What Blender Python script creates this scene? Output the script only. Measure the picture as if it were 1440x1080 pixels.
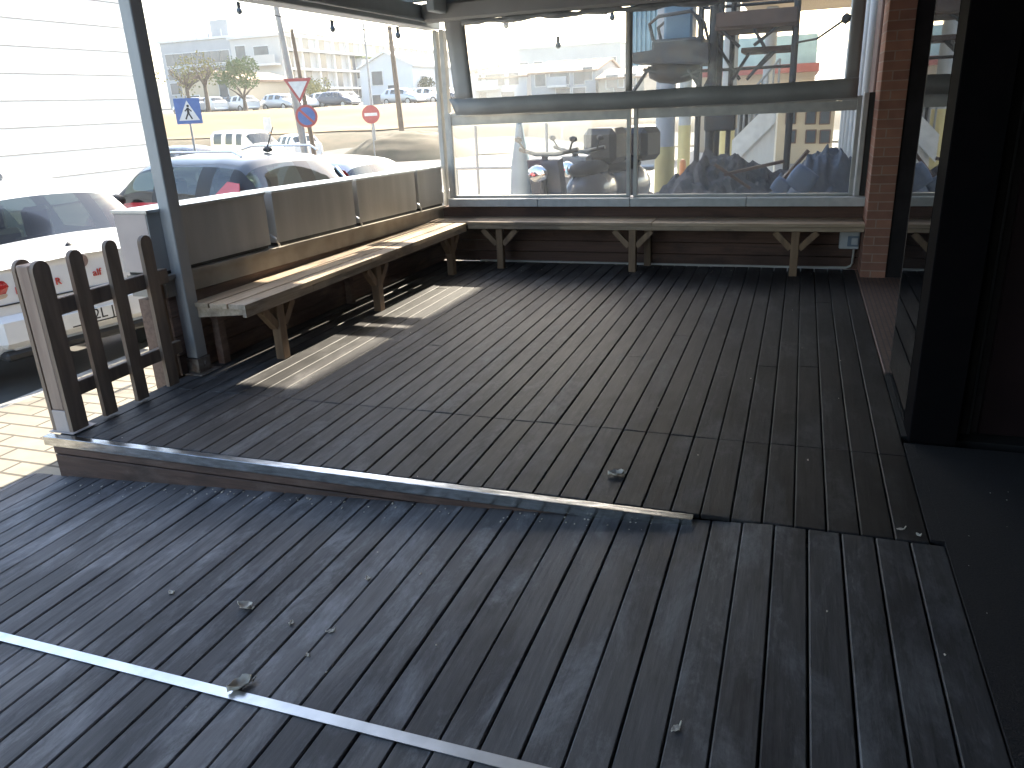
import bpy, bmesh, math, random
from mathutils import Vector, Matrix, noise
random.seed(7)
R=math.radians; PI=math.pi
for o in list(bpy.data.objects): bpy.data.objects.remove(o)
scene=bpy.context.scene; COL=scene.collection

# ------------------------------------------------------------------ camera
CAM=Vector((0,0,1.5)); FPX=1093.4
yaw,pit,rol=R(20.36),R(19.79),R(-2.69)
FW=Vector((-math.sin(yaw)*math.cos(pit),math.cos(yaw)*math.cos(pit),-math.sin(pit)))
r0=Vector((math.cos(yaw),math.sin(yaw),0)); u0=r0.cross(FW)
RT=r0*math.cos(rol)+u0*math.sin(rol); UP=RT.cross(FW)
cd=bpy.data.cameras.new('camera'); cam=bpy.data.objects.new('camera',cd); COL.objects.link(cam)
M=Matrix((RT,UP,-FW)).transposed().to_4x4(); M.translation=CAM; cam.matrix_world=M
cd.sensor_width=36; cd.lens=FPX/1440*36; cd.clip_start=.05; cd.clip_end=2000
scene.camera=cam
def ray(x,y): return RT*((x-720)/FPX)-UP*((y-540)/FPX)+FW
def aty(x,y,Y): d=ray(x,y); return CAM+d*(Y/d.y)
def atz(x,y,z): d=ray(x,y); return CAM+d*((z-1.5)/d.z)
def atr(x,y,rr):
    d=ray(x,y); return CAM+d*(rr/math.hypot(d.x,d.y))

# ------------------------------------------------------------------ materials
def mat(name,c1,c2=None,rough=.6,scale=8,detail=4,stretch=(1,1,1),bump=0,metal=0,spec=.5,lo=.35,hi=.65,alpha=None,coat=0):
    m=bpy.data.materials.new(name); m.use_nodes=True; nt=m.node_tree; N=nt.nodes; L=nt.links
    b=N['Principled BSDF']; b.inputs['Roughness'].default_value=rough; b.inputs['Metallic'].default_value=metal
    b.inputs['Specular IOR Level'].default_value=spec; b.inputs['Coat Weight'].default_value=coat
    if c2 is None: c2=tuple(v*.86 for v in c1)
    tc=N.new('ShaderNodeTexCoord'); mp=N.new('ShaderNodeMapping'); mp.inputs['Scale'].default_value=stretch
    L.new(tc.outputs['Object'],mp.inputs['Vector'])
    n=N.new('ShaderNodeTexNoise'); n.inputs['Scale'].default_value=scale; n.inputs['Detail'].default_value=detail
    L.new(mp.outputs[0],n.inputs['Vector'])
    cr=N.new('ShaderNodeValToRGB'); cr.color_ramp.elements[0].position=lo; cr.color_ramp.elements[1].position=hi
    cr.color_ramp.elements[0].color=(*c1,1); cr.color_ramp.elements[1].color=(*c2,1)
    L.new(n.outputs['Fac'],cr.inputs[0]); L.new(cr.outputs[0],b.inputs['Base Color'])
    if bump:
        bp=N.new('ShaderNodeBump'); bp.inputs['Strength'].default_value=bump; bp.inputs['Distance'].default_value=.01
        L.new(n.outputs['Fac'],bp.inputs['Height']); L.new(bp.outputs[0],b.inputs['Normal'])
    return m
def island_wood(name,dark,light,axis=1,rough=.55,shade_x=None,wear=(.16,.15,.145),wearamt=.5,spec=.4,vary=(.6,1.35)):
    """weathered planks: every plank its own tone, grain along `axis`, worn paler and darker wet patches"""
    m=bpy.data.materials.new(name); m.use_nodes=True; nt=m.node_tree; N=nt.nodes; L=nt.links
    b=N['Principled BSDF']; b.inputs['Specular IOR Level'].default_value=spec
    tc=N.new('ShaderNodeTexCoord'); g=N.new('ShaderNodeNewGeometry')
    off=N.new('ShaderNodeVectorMath'); off.operation='MULTIPLY_ADD'
    comb=N.new('ShaderNodeCombineXYZ')
    for i in range(3): L.new(g.outputs['Random Per Island'],comb.inputs[i])
    L.new(comb.outputs[0],off.inputs[0]); off.inputs[1].default_value=(37,53,19); L.new(tc.outputs['Object'],off.inputs[2])
    st=[14,14,14]; st[axis]=1.1
    mp=N.new('ShaderNodeMapping'); mp.inputs['Scale'].default_value=st; L.new(off.outputs[0],mp.inputs['Vector'])
    n1=N.new('ShaderNodeTexNoise'); n1.inputs['Scale'].default_value=3; n1.inputs['Detail'].default_value=8; n1.inputs['Roughness'].default_value=.65
    L.new(mp.outputs[0],n1.inputs['Vector'])
    cr=N.new('ShaderNodeValToRGB'); cr.color_ramp.elements[0].color=(*dark,1); cr.color_ramp.elements[1].color=(*light,1)
    cr.color_ramp.elements[0].position=.3; cr.color_ramp.elements[1].position=.72
    L.new(n1.outputs['Fac'],cr.inputs[0])
    # tone per plank
    mr=N.new('ShaderNodeMapRange'); mr.inputs['To Min'].default_value=vary[0]; mr.inputs['To Max'].default_value=vary[1]
    L.new(g.outputs['Random Per Island'],mr.inputs['Value'])
    mul=N.new('ShaderNodeMix'); mul.data_type='RGBA'; mul.blend_type='MULTIPLY'; mul.inputs['Factor'].default_value=1
    L.new(cr.outputs[0],mul.inputs['A']); L.new(mr.outputs[0],mul.inputs['B'])
    # worn pale patches, broken by plank
    st2=[4,4,4]; st2[axis]=1.5
    mp2=N.new('ShaderNodeMapping'); mp2.inputs['Scale'].default_value=st2; L.new(off.outputs[0],mp2.inputs['Vector'])
    n2=N.new('ShaderNodeTexNoise'); n2.inputs['Scale'].default_value=1.15; n2.inputs['Detail'].default_value=14; n2.inputs['Roughness'].default_value=.78; n2.inputs['Distortion'].default_value=.35
    L.new(mp2.outputs[0],n2.inputs['Vector'])
    cr2=N.new('ShaderNodeValToRGB'); cr2.color_ramp.elements[0].position=.5; cr2.color_ramp.elements[1].position=.70
    L.new(n2.outputs['Fac'],cr2.inputs[0])
    wm=N.new('ShaderNodeMath'); wm.operation='MULTIPLY'; wm.inputs[1].default_value=wearamt; L.new(cr2.outputs[0],wm.inputs[0])
    mx=N.new('ShaderNodeMix'); mx.data_type='RGBA'; L.new(wm.outputs[0],mx.inputs['Factor'])
    L.new(mul.outputs['Result'],mx.inputs['A']); mx.inputs['B'].default_value=(*wear,1)
    # damp dark blotches across planks
    n3=N.new('ShaderNodeTexNoise'); n3.inputs['Scale'].default_value=1.3; n3.inputs['Detail'].default_value=6; n3.inputs['Roughness'].default_value=.6
    mp3=N.new('ShaderNodeMapping'); st3=[2.2,2.2,2.2]; st3[axis]=.8; mp3.inputs['Scale'].default_value=st3
    L.new(tc.outputs['Object'],mp3.inputs['Vector']); L.new(mp3.outputs[0],n3.inputs['Vector'])
    cr3=N.new('ShaderNodeValToRGB'); cr3.color_ramp.elements[0].position=.5; cr3.color_ramp.elements[1].position=.58
    cr3.color_ramp.elements[0].color=(1,1,1,1); cr3.color_ramp.elements[1].color=(.50,.50,.53,1)
    L.new(n3.outputs['Fac'],cr3.inputs[0])
    mul2=N.new('ShaderNodeMix'); mul2.data_type='RGBA'; mul2.blend_type='MULTIPLY'; mul2.inputs['Factor'].default_value=.8
    L.new(mx.outputs['Result'],mul2.inputs['A']); L.new(cr3.outputs[0],mul2.inputs['B'])
    # long scuffs along the planks
    st4=[26,26,26]; st4[axis]=.9
    mp4=N.new('ShaderNodeMapping'); mp4.inputs['Scale'].default_value=st4; L.new(off.outputs[0],mp4.inputs['Vector'])
    n5=N.new('ShaderNodeTexNoise'); n5.inputs['Scale'].default_value=1.7; n5.inputs['Detail'].default_value=5; L.new(mp4.outputs[0],n5.inputs['Vector'])
    cr5=N.new('ShaderNodeValToRGB'); cr5.color_ramp.elements[0].position=.60; cr5.color_ramp.elements[1].position=.74
    cr5.color_ramp.elements[0].color=(1,1,1,1); cr5.color_ramp.elements[1].color=(.55,.55,.56,1); L.new(n5.outputs['Fac'],cr5.inputs[0])
    mul3=N.new('ShaderNodeMix'); mul3.data_type='RGBA'; mul3.blend_type='MULTIPLY'; mul3.inputs['Factor'].default_value=.7
    L.new(mul2.outputs['Result'],mul3.inputs['A']); L.new(cr5.outputs[0],mul3.inputs['B']); last=mul3
    if shade_x is not None:   # shade towards the right put into the plank colour, ragged edged
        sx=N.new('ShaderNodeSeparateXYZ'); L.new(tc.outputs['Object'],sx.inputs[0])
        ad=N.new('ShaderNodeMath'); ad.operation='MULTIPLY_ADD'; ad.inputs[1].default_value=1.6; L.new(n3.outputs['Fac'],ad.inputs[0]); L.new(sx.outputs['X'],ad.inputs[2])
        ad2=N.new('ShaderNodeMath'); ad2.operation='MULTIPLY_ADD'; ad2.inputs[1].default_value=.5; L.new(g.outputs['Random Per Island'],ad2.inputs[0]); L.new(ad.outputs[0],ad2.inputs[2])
        gm=N.new('ShaderNodeMapRange'); gm.inputs['From Min'].default_value=shade_x-.1; gm.inputs['From Max'].default_value=shade_x+1.1; gm.inputs['To Min'].default_value=1; gm.inputs['To Max'].default_value=.5; L.new(ad2.outputs[0],gm.inputs['Value'])
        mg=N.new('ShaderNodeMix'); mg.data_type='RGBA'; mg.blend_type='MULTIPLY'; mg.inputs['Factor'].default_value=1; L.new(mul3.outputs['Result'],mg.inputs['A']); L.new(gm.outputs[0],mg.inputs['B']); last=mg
    L.new(last.outputs['Result'],b.inputs['Base Color'])
    rr=N.new('ShaderNodeMapRange'); rr.inputs['To Min'].default_value=rough-.13; rr.inputs['To Max'].default_value=rough+.2
    L.new(n2.outputs['Fac'],rr.inputs['Value']); L.new(rr.outputs[0],b.inputs['Roughness'])
    bp=N.new('ShaderNodeBump'); bp.inputs['Strength'].default_value=.35; bp.inputs['Distance'].default_value=.006
    L.new(n1.outputs['Fac'],bp.inputs['Height']); L.new(bp.outputs[0],b.inputs['Normal'])
    return m
def brick(name,c1,c2,mortar,scale,bw=.5,rh=.25,ms=.02,rot=(0,0,0),rough=.8,off=.5):
    m=bpy.data.materials.new(name); m.use_nodes=True; nt=m.node_tree; N=nt.nodes; L=nt.links
    b=N['Principled BSDF']; b.inputs['Roughness'].default_value=rough
    tc=N.new('ShaderNodeTexCoord'); mp=N.new('ShaderNodeMapping'); mp.inputs['Rotation'].default_value=rot
    L.new(tc.outputs['Object'],mp.inputs['Vector'])
    t=N.new('ShaderNodeTexBrick'); t.inputs['Scale'].default_value=scale; t.inputs['Brick Width'].default_value=bw; t.inputs['Row Height'].default_value=rh
    t.inputs['Mortar Size'].default_value=ms; t.offset=off; t.inputs['Color1'].default_value=(*c1,1); t.inputs['Color2'].default_value=(*c2,1); t.inputs['Mortar'].default_value=(*mortar,1)
    L.new(mp.outputs[0],t.inputs['Vector'])
    n=N.new('ShaderNodeTexNoise'); n.inputs['Scale'].default_value=9; n.inputs['Detail'].default_value=6; L.new(tc.outputs['Object'],n.inputs['Vector'])
    mr=N.new('ShaderNodeMapRange'); mr.inputs['To Min'].default_value=.7; mr.inputs['To Max'].default_value=1.25; L.new(n.outputs['Fac'],mr.inputs['Value'])
    mx=N.new('ShaderNodeMix'); mx.data_type='RGBA'; mx.blend_type='MULTIPLY'; mx.inputs['Factor'].default_value=1
    L.new(t.outputs['Color'],mx.inputs['A']); L.new(mr.outputs[0],mx.inputs['B']); L.new(mx.outputs['Result'],b.inputs['Base Color'])
    bp=N.new('ShaderNodeBump'); bp.inputs['Strength'].default_value=.5; bp.inputs['Distance'].default_value=.006; bp.invert=True
    L.new(t.outputs['Fac'],bp.inputs['Height']); L.new(bp.outputs[0],b.inputs['Normal'])
    return m
def pane(name,tint=(.97,.985,.98),veil=.1,gloss=.06,nscale=3,veilcol=(.85,.87,.86),rough=.02,ripple=0):
    """clear sheet: lets light through, a film of dust scatters some of it, a weak mirror"""
    m=bpy.data.materials.new(name); m.use_nodes=True; nt=m.node_tree; N=nt.nodes; L=nt.links
    for n in list(N):
        if n.type!='OUTPUT_MATERIAL': N.remove(n)
    out=[n for n in N][0]
    tr=N.new('ShaderNodeBsdfTransparent'); tr.inputs[0].default_value=(*tint,1)
    tl=N.new('ShaderNodeBsdfTranslucent'); tl.inputs[0].default_value=(*veilcol,1)
    df=N.new('ShaderNodeBsdfDiffuse'); df.inputs[0].default_value=(*veilcol,1)
    gl=N.new('ShaderNodeBsdfGlossy'); gl.inputs['Roughness'].default_value=rough
    a=N.new('ShaderNodeMixShader'); a.inputs[0].default_value=.35; L.new(tl.outputs[0],a.inputs[1]); L.new(df.outputs[0],a.inputs[2])
    tc=N.new('ShaderNodeTexCoord'); n=N.new('ShaderNodeTexNoise'); n.inputs['Scale'].default_value=nscale; n.inputs['Detail'].default_value=7; n.inputs['Roughness'].default_value=.6
    L.new(tc.outputs['Object'],n.inputs['Vector'])
    mr=N.new('ShaderNodeMapRange'); mr.inputs['From Min'].default_value=.25; mr.inputs['From Max'].default_value=.75
    mr.inputs['To Min'].default_value=veil*.65; mr.inputs['To Max'].default_value=veil*1.35; L.new(n.outputs['Fac'],mr.inputs['Value'])
    b=N.new('ShaderNodeMixShader'); L.new(mr.outputs[0],b.inputs[0]); L.new(tr.outputs[0],b.inputs[1]); L.new(a.outputs[0],b.inputs[2])
    fr=N.new('ShaderNodeFresnel'); fr.inputs['IOR'].default_value=1.45
    mu=N.new('ShaderNodeMath'); mu.operation='MULTIPLY'; mu.inputs[1].default_value=gloss/.04*.6; L.new(fr.outputs[0],mu.inputs[0])
    c=N.new('ShaderNodeMixShader'); L.new(mu.outputs[0],c.inputs[0]); L.new(b.outputs[0],c.inputs[1]); L.new(gl.outputs[0],c.inputs[2])
    if ripple:
        n4=N.new('ShaderNodeTexNoise'); n4.inputs['Scale'].default_value=2.5; L.new(tc.outputs['Object'],n4.inputs['Vector'])
        bp=N.new('ShaderNodeBump'); bp.inputs['Strength'].default_value=ripple; bp.inputs['Distance'].default_value=.05
        L.new(n4.outputs['Fac'],bp.inputs['Height']); L.new(bp.outputs[0],gl.inputs['Normal'])
    L.new(c.outputs[0],out.inputs[0]); return m

MT={}
MT['deck']=island_wood('deck_wood',(.030,.027,.027),(.068,.062,.061),wear=(.20,.19,.185),wearamt=.7,rough=.55,spec=.26,shade_x=.1,vary=(.78,1.2))
MT['deck_low']=island_wood('lower_deck_wood',(.072,.069,.071),(.148,.140,.143),wear=(.36,.355,.365),wearamt=.75,rough=.55,spec=.3,shade_x=.1,vary=(.78,1.22))
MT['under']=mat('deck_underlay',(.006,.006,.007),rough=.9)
MT['riser']=island_wood('riser_wood',(.05,.028,.022),(.11,.065,.05),axis=0,wear=(.25,.2,.17),wearamt=.4,rough=.6)
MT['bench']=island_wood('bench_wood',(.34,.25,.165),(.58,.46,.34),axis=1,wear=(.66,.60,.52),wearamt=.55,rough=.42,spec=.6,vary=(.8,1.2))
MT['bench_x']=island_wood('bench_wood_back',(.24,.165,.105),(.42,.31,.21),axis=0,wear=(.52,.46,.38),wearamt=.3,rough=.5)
MT['leg']=mat('leg_wood',(.26,.16,.085),(.17,.10,.055),rough=.6,scale=3,stretch=(8,8,1),bump=.2)
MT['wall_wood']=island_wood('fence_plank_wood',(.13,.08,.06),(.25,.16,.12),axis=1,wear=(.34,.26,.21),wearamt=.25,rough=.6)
MT['picket']=mat('picket_wood',(.165,.115,.083),(.25,.18,.13),rough=.6,scale=4,stretch=(6,6,.7),bump=.25)
MT['picket_end']=mat('post_bare_wood',(.36,.26,.2),(.26,.18,.14),rough=.7,scale=4,stretch=(5,5,.6),bump=.2)
MT['ledge']=mat('ledge_render',(.36,.33,.28),(.28,.25,.21),rough=.8,scale=6,bump=.1)
MT['planter']=mat('planter_grey_metal',(.36,.36,.35),(.52,.52,.505),rough=.4,scale=2.2,metal=.1,stretch=(2.5,2.5,.35),detail=8,lo=.3,hi=.7,bump=.05)
MT['planter_end']=mat('planter_pale_end',(.50,.42,.38),(.43,.36,.33),rough=.6,scale=5)
MT['alu']=mat('aluminium',(.62,.64,.66),(.5,.52,.54),rough=.32,metal=1,scale=12,stretch=(1,1,.2))
MT['alu_paint']=mat('painted_aluminium',(.42,.42,.40),(.34,.34,.33),rough=.4,scale=10,metal=.2)
MT['nosing']=mat('steel_nosing',(.66,.68,.70),(.40,.40,.40),rough=.22,metal=1,scale=7,stretch=(2,8,8),bump=.08)
MT['steel']=mat('post_steel',(.36,.36,.355),(.42,.42,.41),rough=.45,metal=.15,scale=9,stretch=(1,1,.3),bump=.05)
MT['shoe']=mat('rusty_steel',(.30,.27,.24),(.16,.11,.08),rough=.6,metal=.5,scale=22)
MT['beam']=mat('beam_grey',(.38,.42,.44),(.43,.47,.49),rough=.5,scale=5)
MT['roof']=mat('roof_fabric',(.32,.33,.33),(.36,.37,.37),rough=.8,scale=3)
MT['tarp']=mat('curtain_border',(.27,.28,.28),(.33,.34,.34),rough=.45,scale=3,bump=.3)
MT['roll']=mat('rolled_clear_plastic',(.42,.45,.46),(.25,.27,.28),rough=.25,scale=9,stretch=(.5,4,4),bump=.8)
MT['pvc']=pane('clear_curtain_plastic',veil=.10,nscale=1.6,gloss=.05,ripple=.3,rough=.06)
MT['glass']=pane('dusty_glass',veil=.085,nscale=2.5,gloss=.05)
MT['sill']=mat('sill_stone',(.50,.50,.49),(.42,.42,.41),rough=.55,scale=14)
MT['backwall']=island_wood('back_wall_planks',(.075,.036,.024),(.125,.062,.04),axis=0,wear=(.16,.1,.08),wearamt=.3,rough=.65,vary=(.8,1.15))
MT['brick']=brick('pillar_brick',(.33,.15,.095),(.23,.105,.07),(.31,.205,.155),1,bw=.24,rh=.07,ms=.005,rot=(PI/2,0,0))
MT['brick_side']=MT['brick']
MT['tile']=brick('threshold_tile',(.17,.105,.08),(.14,.085,.065),(.07,.055,.05),1,bw=.12,rh=.03,ms=.004,rough=.55,rot=(0,0,PI/2))
MT['black']=mat('door_black',(.004,.004,.005),(.006,.005,.006),rough=.7,spec=.02)
MT['doorglass']=mat('door_glass',(.004,.005,.006),(.005,.005,.006),rough=.015,spec=.5)
MT['doorframe']=mat('door_frame_dark',(.018,.015,.015),(.024,.02,.02),rough=.7,spec=.08)
MT['darkred']=mat('dark_panel',(.016,.009,.010),(.022,.012,.013),rough=.6,spec=.1,scale=4)
MT['wallrender']=mat('building_render',(.12,.09,.08),(.10,.075,.068),rough=.85)
MT['mat']=mat('coir_mat',(.007,.006,.0075),(.018,.015,.017),rough=.95,scale=160,bump=.6,lo=.4,hi=.75)
MT['box']=mat('junction_box_grey',(.52,.54,.56),rough=.5)
MT['boxlid']=mat('junction_lid_blue',(.20,.25,.32),rough=.3)
MT['cable']=mat('cable_white',(.45,.42,.38),rough=.5)
MT['leaf']=mat('dry_leaf',(.66,.60,.51),(.46,.39,.31),rough=.8,scale=40)
MT['dirtwhite']=mat('litter_pale',(.45,.44,.42),rough=.9)
MT['asphalt']=mat('asphalt',(.12,.115,.108),(.085,.083,.08),rough=.9,scale=.9,detail=10,bump=.2)
MT['paver']=brick('pavement_tiles',(.24,.22,.175),(.21,.19,.155),(.08,.07,.055),1,bw=.40,rh=.14,ms=.010,rot=(0,0,0),rough=.85)
MT['kerb']=mat('kerb_concrete',(.36,.35,.33),(.28,.27,.25),rough=.9,scale=20)
MT['field']=mat('dry_grass',(.20,.132,.052),(.125,.086,.038),rough=.95,scale=.35,detail=10,bump=.3)
MT['bank']=mat('bank_earth',(.095,.075,.046),(.055,.05,.028),rough=.95,scale=.8,detail=10,bump=.4)
MT['far']=mat('far_ground',(.30,.27,.21),(.22,.21,.16),rough=.95,scale=.06)
MT['hill']=mat('hill',(.13,.14,.10),(.09,.10,.07),rough=.95,scale=.05)
MT['cladding']=mat('white_cladding',(.82,.82,.80),(.78,.78,.76),rough=.6,scale=1)
MT['cladgap']=mat('cladding_gap',(.30,.29,.28),rough=.8)
MT['lamp']=mat('lamp_metal',(.30,.31,.32),(.24,.25,.26),rough=.5,metal=.4)
MT['wire']=mat('black_wire',(.02,.02,.02),rough=.6)
MT['winglass']=mat('window_glass',(.06,.075,.09),(.10,.12,.14),rough=.12,scale=.8)
MT['paint_white']=mat('white_paint',(.72,.72,.70),rough=.5)
def wallm(n,c): return mat(n,c,tuple(v*.9 for v in c),rough=.9,scale=.5,detail=8)
MT['w_grey']=wallm('wall_grey',(.36,.38,.40)); MT['w_pale']=wallm('wall_pale',(.55,.54,.51)); MT['w_cream']=wallm('wall_cream',(.60,.50,.36))
MT['w_white']=wallm('wall_white',(.62,.64,.66)); MT['w_beige']=wallm('wall_beige',(.46,.39,.30)); MT['w_slab']=wallm('wall_slab',(.70,.69,.66))
MT['tileroof']=mat('roof_tiles',(.32,.22,.15),(.24,.16,.11),rough=.9,scale=3)
MT['trunk']=mat('bark',(.12,.09,.065),(.08,.06,.045),rough=.9,scale=10)
MT['leafg']=mat('foliage_green',(.13,.18,.06),(.09,.13,.045),rough=.7,scale=2)
MT['leafy']=mat('foliage_yellow',(.24,.22,.05),(.15,.14,.04),rough=.7,scale=2)
MT['leafd']=mat('foliage_dark',(.045,.06,.025),(.08,.085,.035),rough=.7,scale=2)
MT['tyre']=mat('tyre',(.012,.012,.012),rough=.8)
MT['rim']=mat('rim',(.55,.56,.57),rough=.3,metal=.8)
MT['trim']=mat('black_trim',(.015,.015,.016),rough=.5)
MT['chrome']=mat('chrome',(.8,.8,.82),rough=.08,metal=1)
MT['redlight']=mat('tail_light_red',(.45,.02,.02),(.38,.015,.02),rough=.12,coat=.5)
MT['amberlight']=mat('lamp_clear',(.55,.42,.32),rough=.12)
MT['carglass']=pane('car_glass',tint=(.25,.31,.29),veil=.01,gloss=.010)
MT['seat']=mat('seat_fabric',(.03,.032,.038),rough=.8)
def paint(n,c,r=.25,metal=0): return mat(n,c,tuple(v*.97 for v in c),rough=r,coat=.7,metal=metal,scale=3)
MT['p_white']=paint('car_white',(.74,.75,.76)); MT['p_red']=paint('car_red',(.34,.035,.045)); MT['p_silver']=paint('car_silver',(.52,.53,.55),.3,.5)
MT['p_cream']=paint('van_cream',(.66,.62,.52)); MT['p_dark']=paint('car_dark_blue',(.045,.055,.08)); MT['p_roof']=paint('car_roof_grey',(.06,.068,.08),.3)
MT['p_grey']=paint('car_grey',(.20,.21,.22))
MT['glint_chrome']=mat('glint_satin_chrome',(.85,.85,.85),rough=.22,metal=1)
MT['plate']=mat('number_plate',(.78,.78,.76),rough=.4)
MT['ink']=mat('black_ink',(.015,.015,.018),rough=.5); MT['redink']=mat('red_ink',(.55,.06,.05),rough=.5)
MT['blue']=mat('sign_blue',(.10,.18,.42),rough=.4); MT['red']=mat('sign_red',(.46,.10,.09),rough=.4); MT['sgnwhite']=mat('sign_white',(.75,.75,.73),rough=.4)
MT['concrete_pole']=mat('pole_concrete',(.38,.36,.33),(.30,.28,.26),rough=.9,scale=3)
MT['woodpole']=mat('pole_wood',(.16,.12,.09),(.11,.085,.06),rough=.9,scale=3)
MT['scaf']=mat('scaffold_steel',(.045,.052,.06),(.07,.06,.052),rough=.6,metal=.4,scale=6)
MT['plank']=mat('scaffold_planks',(.12,.07,.05),(.08,.05,.04),rough=.8,scale=5)
MT['yellow']=mat('column_yellow',(.48,.42,.20),(.42,.36,.18),rough=.6,scale=4)
MT['bluesheet']=mat('corrugated_blue_sheet',(.30,.46,.54),(.24,.38,.46),rough=.4,scale=3)
MT['bluebox']=mat('basket_blue',(.12,.22,.30),(.09,.17,.24),rough=.5,scale=4)
MT['tarpblue']=mat('tarp_blue_grey',(.10,.125,.17),(.06,.075,.10),rough=.5,scale=5,bump=.6)
MT['rubble']=mat('rubble',(.12,.11,.11),(.07,.068,.07),rough=.95,scale=9,bump=.7)
MT['sack']=mat('sack_blue',(.12,.17,.27),rough=.6,scale=6,bump=.5)
MT['redpaint']=mat('red_band',(.30,.09,.08),rough=.5)
MT['shutter']=mat('brown_shutter',(.17,.095,.075),(.13,.075,.06),rough=.7)

# ------------------------------------------------------------------ mesh builder
class MB:
    def __init__(s): s.v=[]; s.f=[]; s.mi=[]; s.cur=0; s.sm=[]
    def add(s,vs,fs,smooth=False):
        n=len(s.v); s.v+= [Vector(v) for v in vs]
        for f in fs: s.f.append([i+n for i in f]); s.mi.append(s.cur); s.sm.append(smooth)
        return s
    def hexa(s,p):  # 8 pts: bottom 4 ccw, top 4 ccw
        return s.add(p,[(3,2,1,0),(4,5,6,7),(0,1,5,4),(1,2,6,5),(2,3,7,6),(3,0,4,7)])
    def box(s,x0,x1,y0,y1,z0,z1,bev=0):
        if bev:
            b=min(bev,(x1-x0)*.45,(y1-y0)*.45,(z1-z0)*.45)
            bm=bmesh.new(); bmesh.ops.create_cube(bm,size=1)
            for v in bm.verts: v.co=Vector(((x0+x1)/2+v.co.x*(x1-x0),(y0+y1)/2+v.co.y*(y1-y0),(z0+z1)/2+v.co.z*(z1-z0)))
            bmesh.ops.bevel(bm,geom=bm.edges[:],offset=b,segments=1,affect='EDGES'); return s.bm(bm)
        return s.hexa([(x0,y0,z0),(x1,y0,z0),(x1,y1,z0),(x0,y1,z0),(x0,y0,z1),(x1,y0,z1),(x1,y1,z1),(x0,y1,z1)])
    def bm(s,bm,smooth=False,mtx=None):
        if mtx is not None: bmesh.ops.transform(bm,matrix=mtx,verts=bm.verts[:])
        bm.verts.ensure_lookup_table(); bm.verts.index_update()
        s.add([v.co.copy() for v in bm.verts],[[v.index for v in f.verts] for f in bm.faces],smooth); bm.free(); return s
    def bar(s,a,b,w,h,up=(0,0,1)):  # rectangular bar from a to b, w sideways, h along up
        a=Vector(a); b=Vector(b); d=(b-a).normalized(); up=Vector(up)
        if abs(d.dot(up))>.98: up=Vector((0,1,0))
        sd=d.cross(up).normalized(); uu=sd.cross(d)
        q=[-sd*w/2-uu*h/2, sd*w/2-uu*h/2, sd*w/2+uu*h/2, -sd*w/2+uu*h/2]
        return s.hexa([a+k for k in q]+[b+k for k in q])
    def tube(s,pts,r,n=8,smooth=True,cap=True):
        pts=[Vector(p) for p in pts]; rs=r if isinstance(r,(list,tuple)) else [r]*len(pts); rings=[]
        for i,p in enumerate(pts):
            d=(pts[min(i+1,len(pts)-1)]-pts[max(i-1,0)]).normalized(); up=Vector((0,0,1)) if abs(d.z)<.95 else Vector((0,1,0))
            a=d.cross(up).normalized(); b=a.cross(d)
            rings.append([p+(a*math.cos(2*PI*k/n)+b*math.sin(2*PI*k/n))*rs[i] for k in range(n)])
        vs=[v for rg in rings for v in rg]; fs=[]
        for i in range(len(pts)-1):
            for k in range(n): fs.append((i*n+k,i*n+(k+1)%n,(i+1)*n+(k+1)%n,(i+1)*n+k))
        s.add(vs,fs,smooth)
        if cap: s.add(rings[0],[tuple(range(n-1,-1,-1))]); s.add(rings[-1],[tuple(range(n))])
        return s
    def prism(s,poly,thick,mtx):  # polygon in local xy extruded 0..thick in local z
        n=len(poly); vs=[mtx@Vector((x,y,0)) for x,y in poly]+[mtx@Vector((x,y,thick)) for x,y in poly]
        return s.add(vs,[tuple(range(n-1,-1,-1)),tuple(range(n,2*n))]+[(i,(i+1)%n,n+(i+1)%n,n+i) for i in range(n)])
    def ico(s,c,r,sub=1,sc=(1,1,1),jit=0,smooth=True):
        bm=bmesh.new(); bmesh.ops.create_icosphere(bm,subdivisions=sub,radius=1)
        for v in bm.verts:
            k=r*(1+(random.uniform(-jit,jit) if jit else 0)); v.co=Vector((v.co.x*sc[0]*k+c[0],v.co.y*sc[1]*k+c[1],v.co.z*sc[2]*k+c[2]))
        return s.bm(bm,smooth)
    def done(s,name,mats,parent=None,world=True,subsurf=0,mods=None):
        off=Vector((0,0,0))
        if parent is not None and world:
            p=parent
            while p is not None: off+=p.location; p=p.parent
        me=bpy.data.meshes.new(name); me.from_pydata([v-off for v in s.v],[],s.f)
        for m in (mats if isinstance(mats,(list,tuple)) else [mats]): me.materials.append(MT[m] if isinstance(m,str) else m)
        for i,p in enumerate(me.polygons): p.material_index=s.mi[i]; p.use_smooth=s.sm[i]
        me.update(); o=bpy.data.objects.new(name,me); COL.objects.link(o)
        if parent is not None: o.parent=parent
        if subsurf:
            md=o.modifiers.new('sub','SUBSURF'); md.levels=subsurf; md.render_levels=subsurf
        return o
def tag(o,label,cat,group=None):
    o['label']=label; o['category']=cat
    if group: o['group']=group
    return o
def thing(name,label,cat,loc=(0,0,0),rz=0,group=None):
    o=bpy.data.objects.new(name,None); COL.objects.link(o); o.location=loc; o.rotation_euler=(0,0,rz); o.empty_display_size=.1
    return tag(o,label,cat,group)
def struct(o,kind='structure'): o['kind']=kind; return o
def dup(root,loc=None,rz=None,label=None):
    def cp(o,par):
        c=o.copy(); COL.objects.link(c)
        if par is not None: c.parent=par
        for ch in o.children: cp(ch,c)
        return c
    c=cp(root,None)
    if loc is not None: c.location=loc
    if rz is not None: c.rotation_euler=(0,0,rz)
    if label: c['label']=label
    return c
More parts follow.
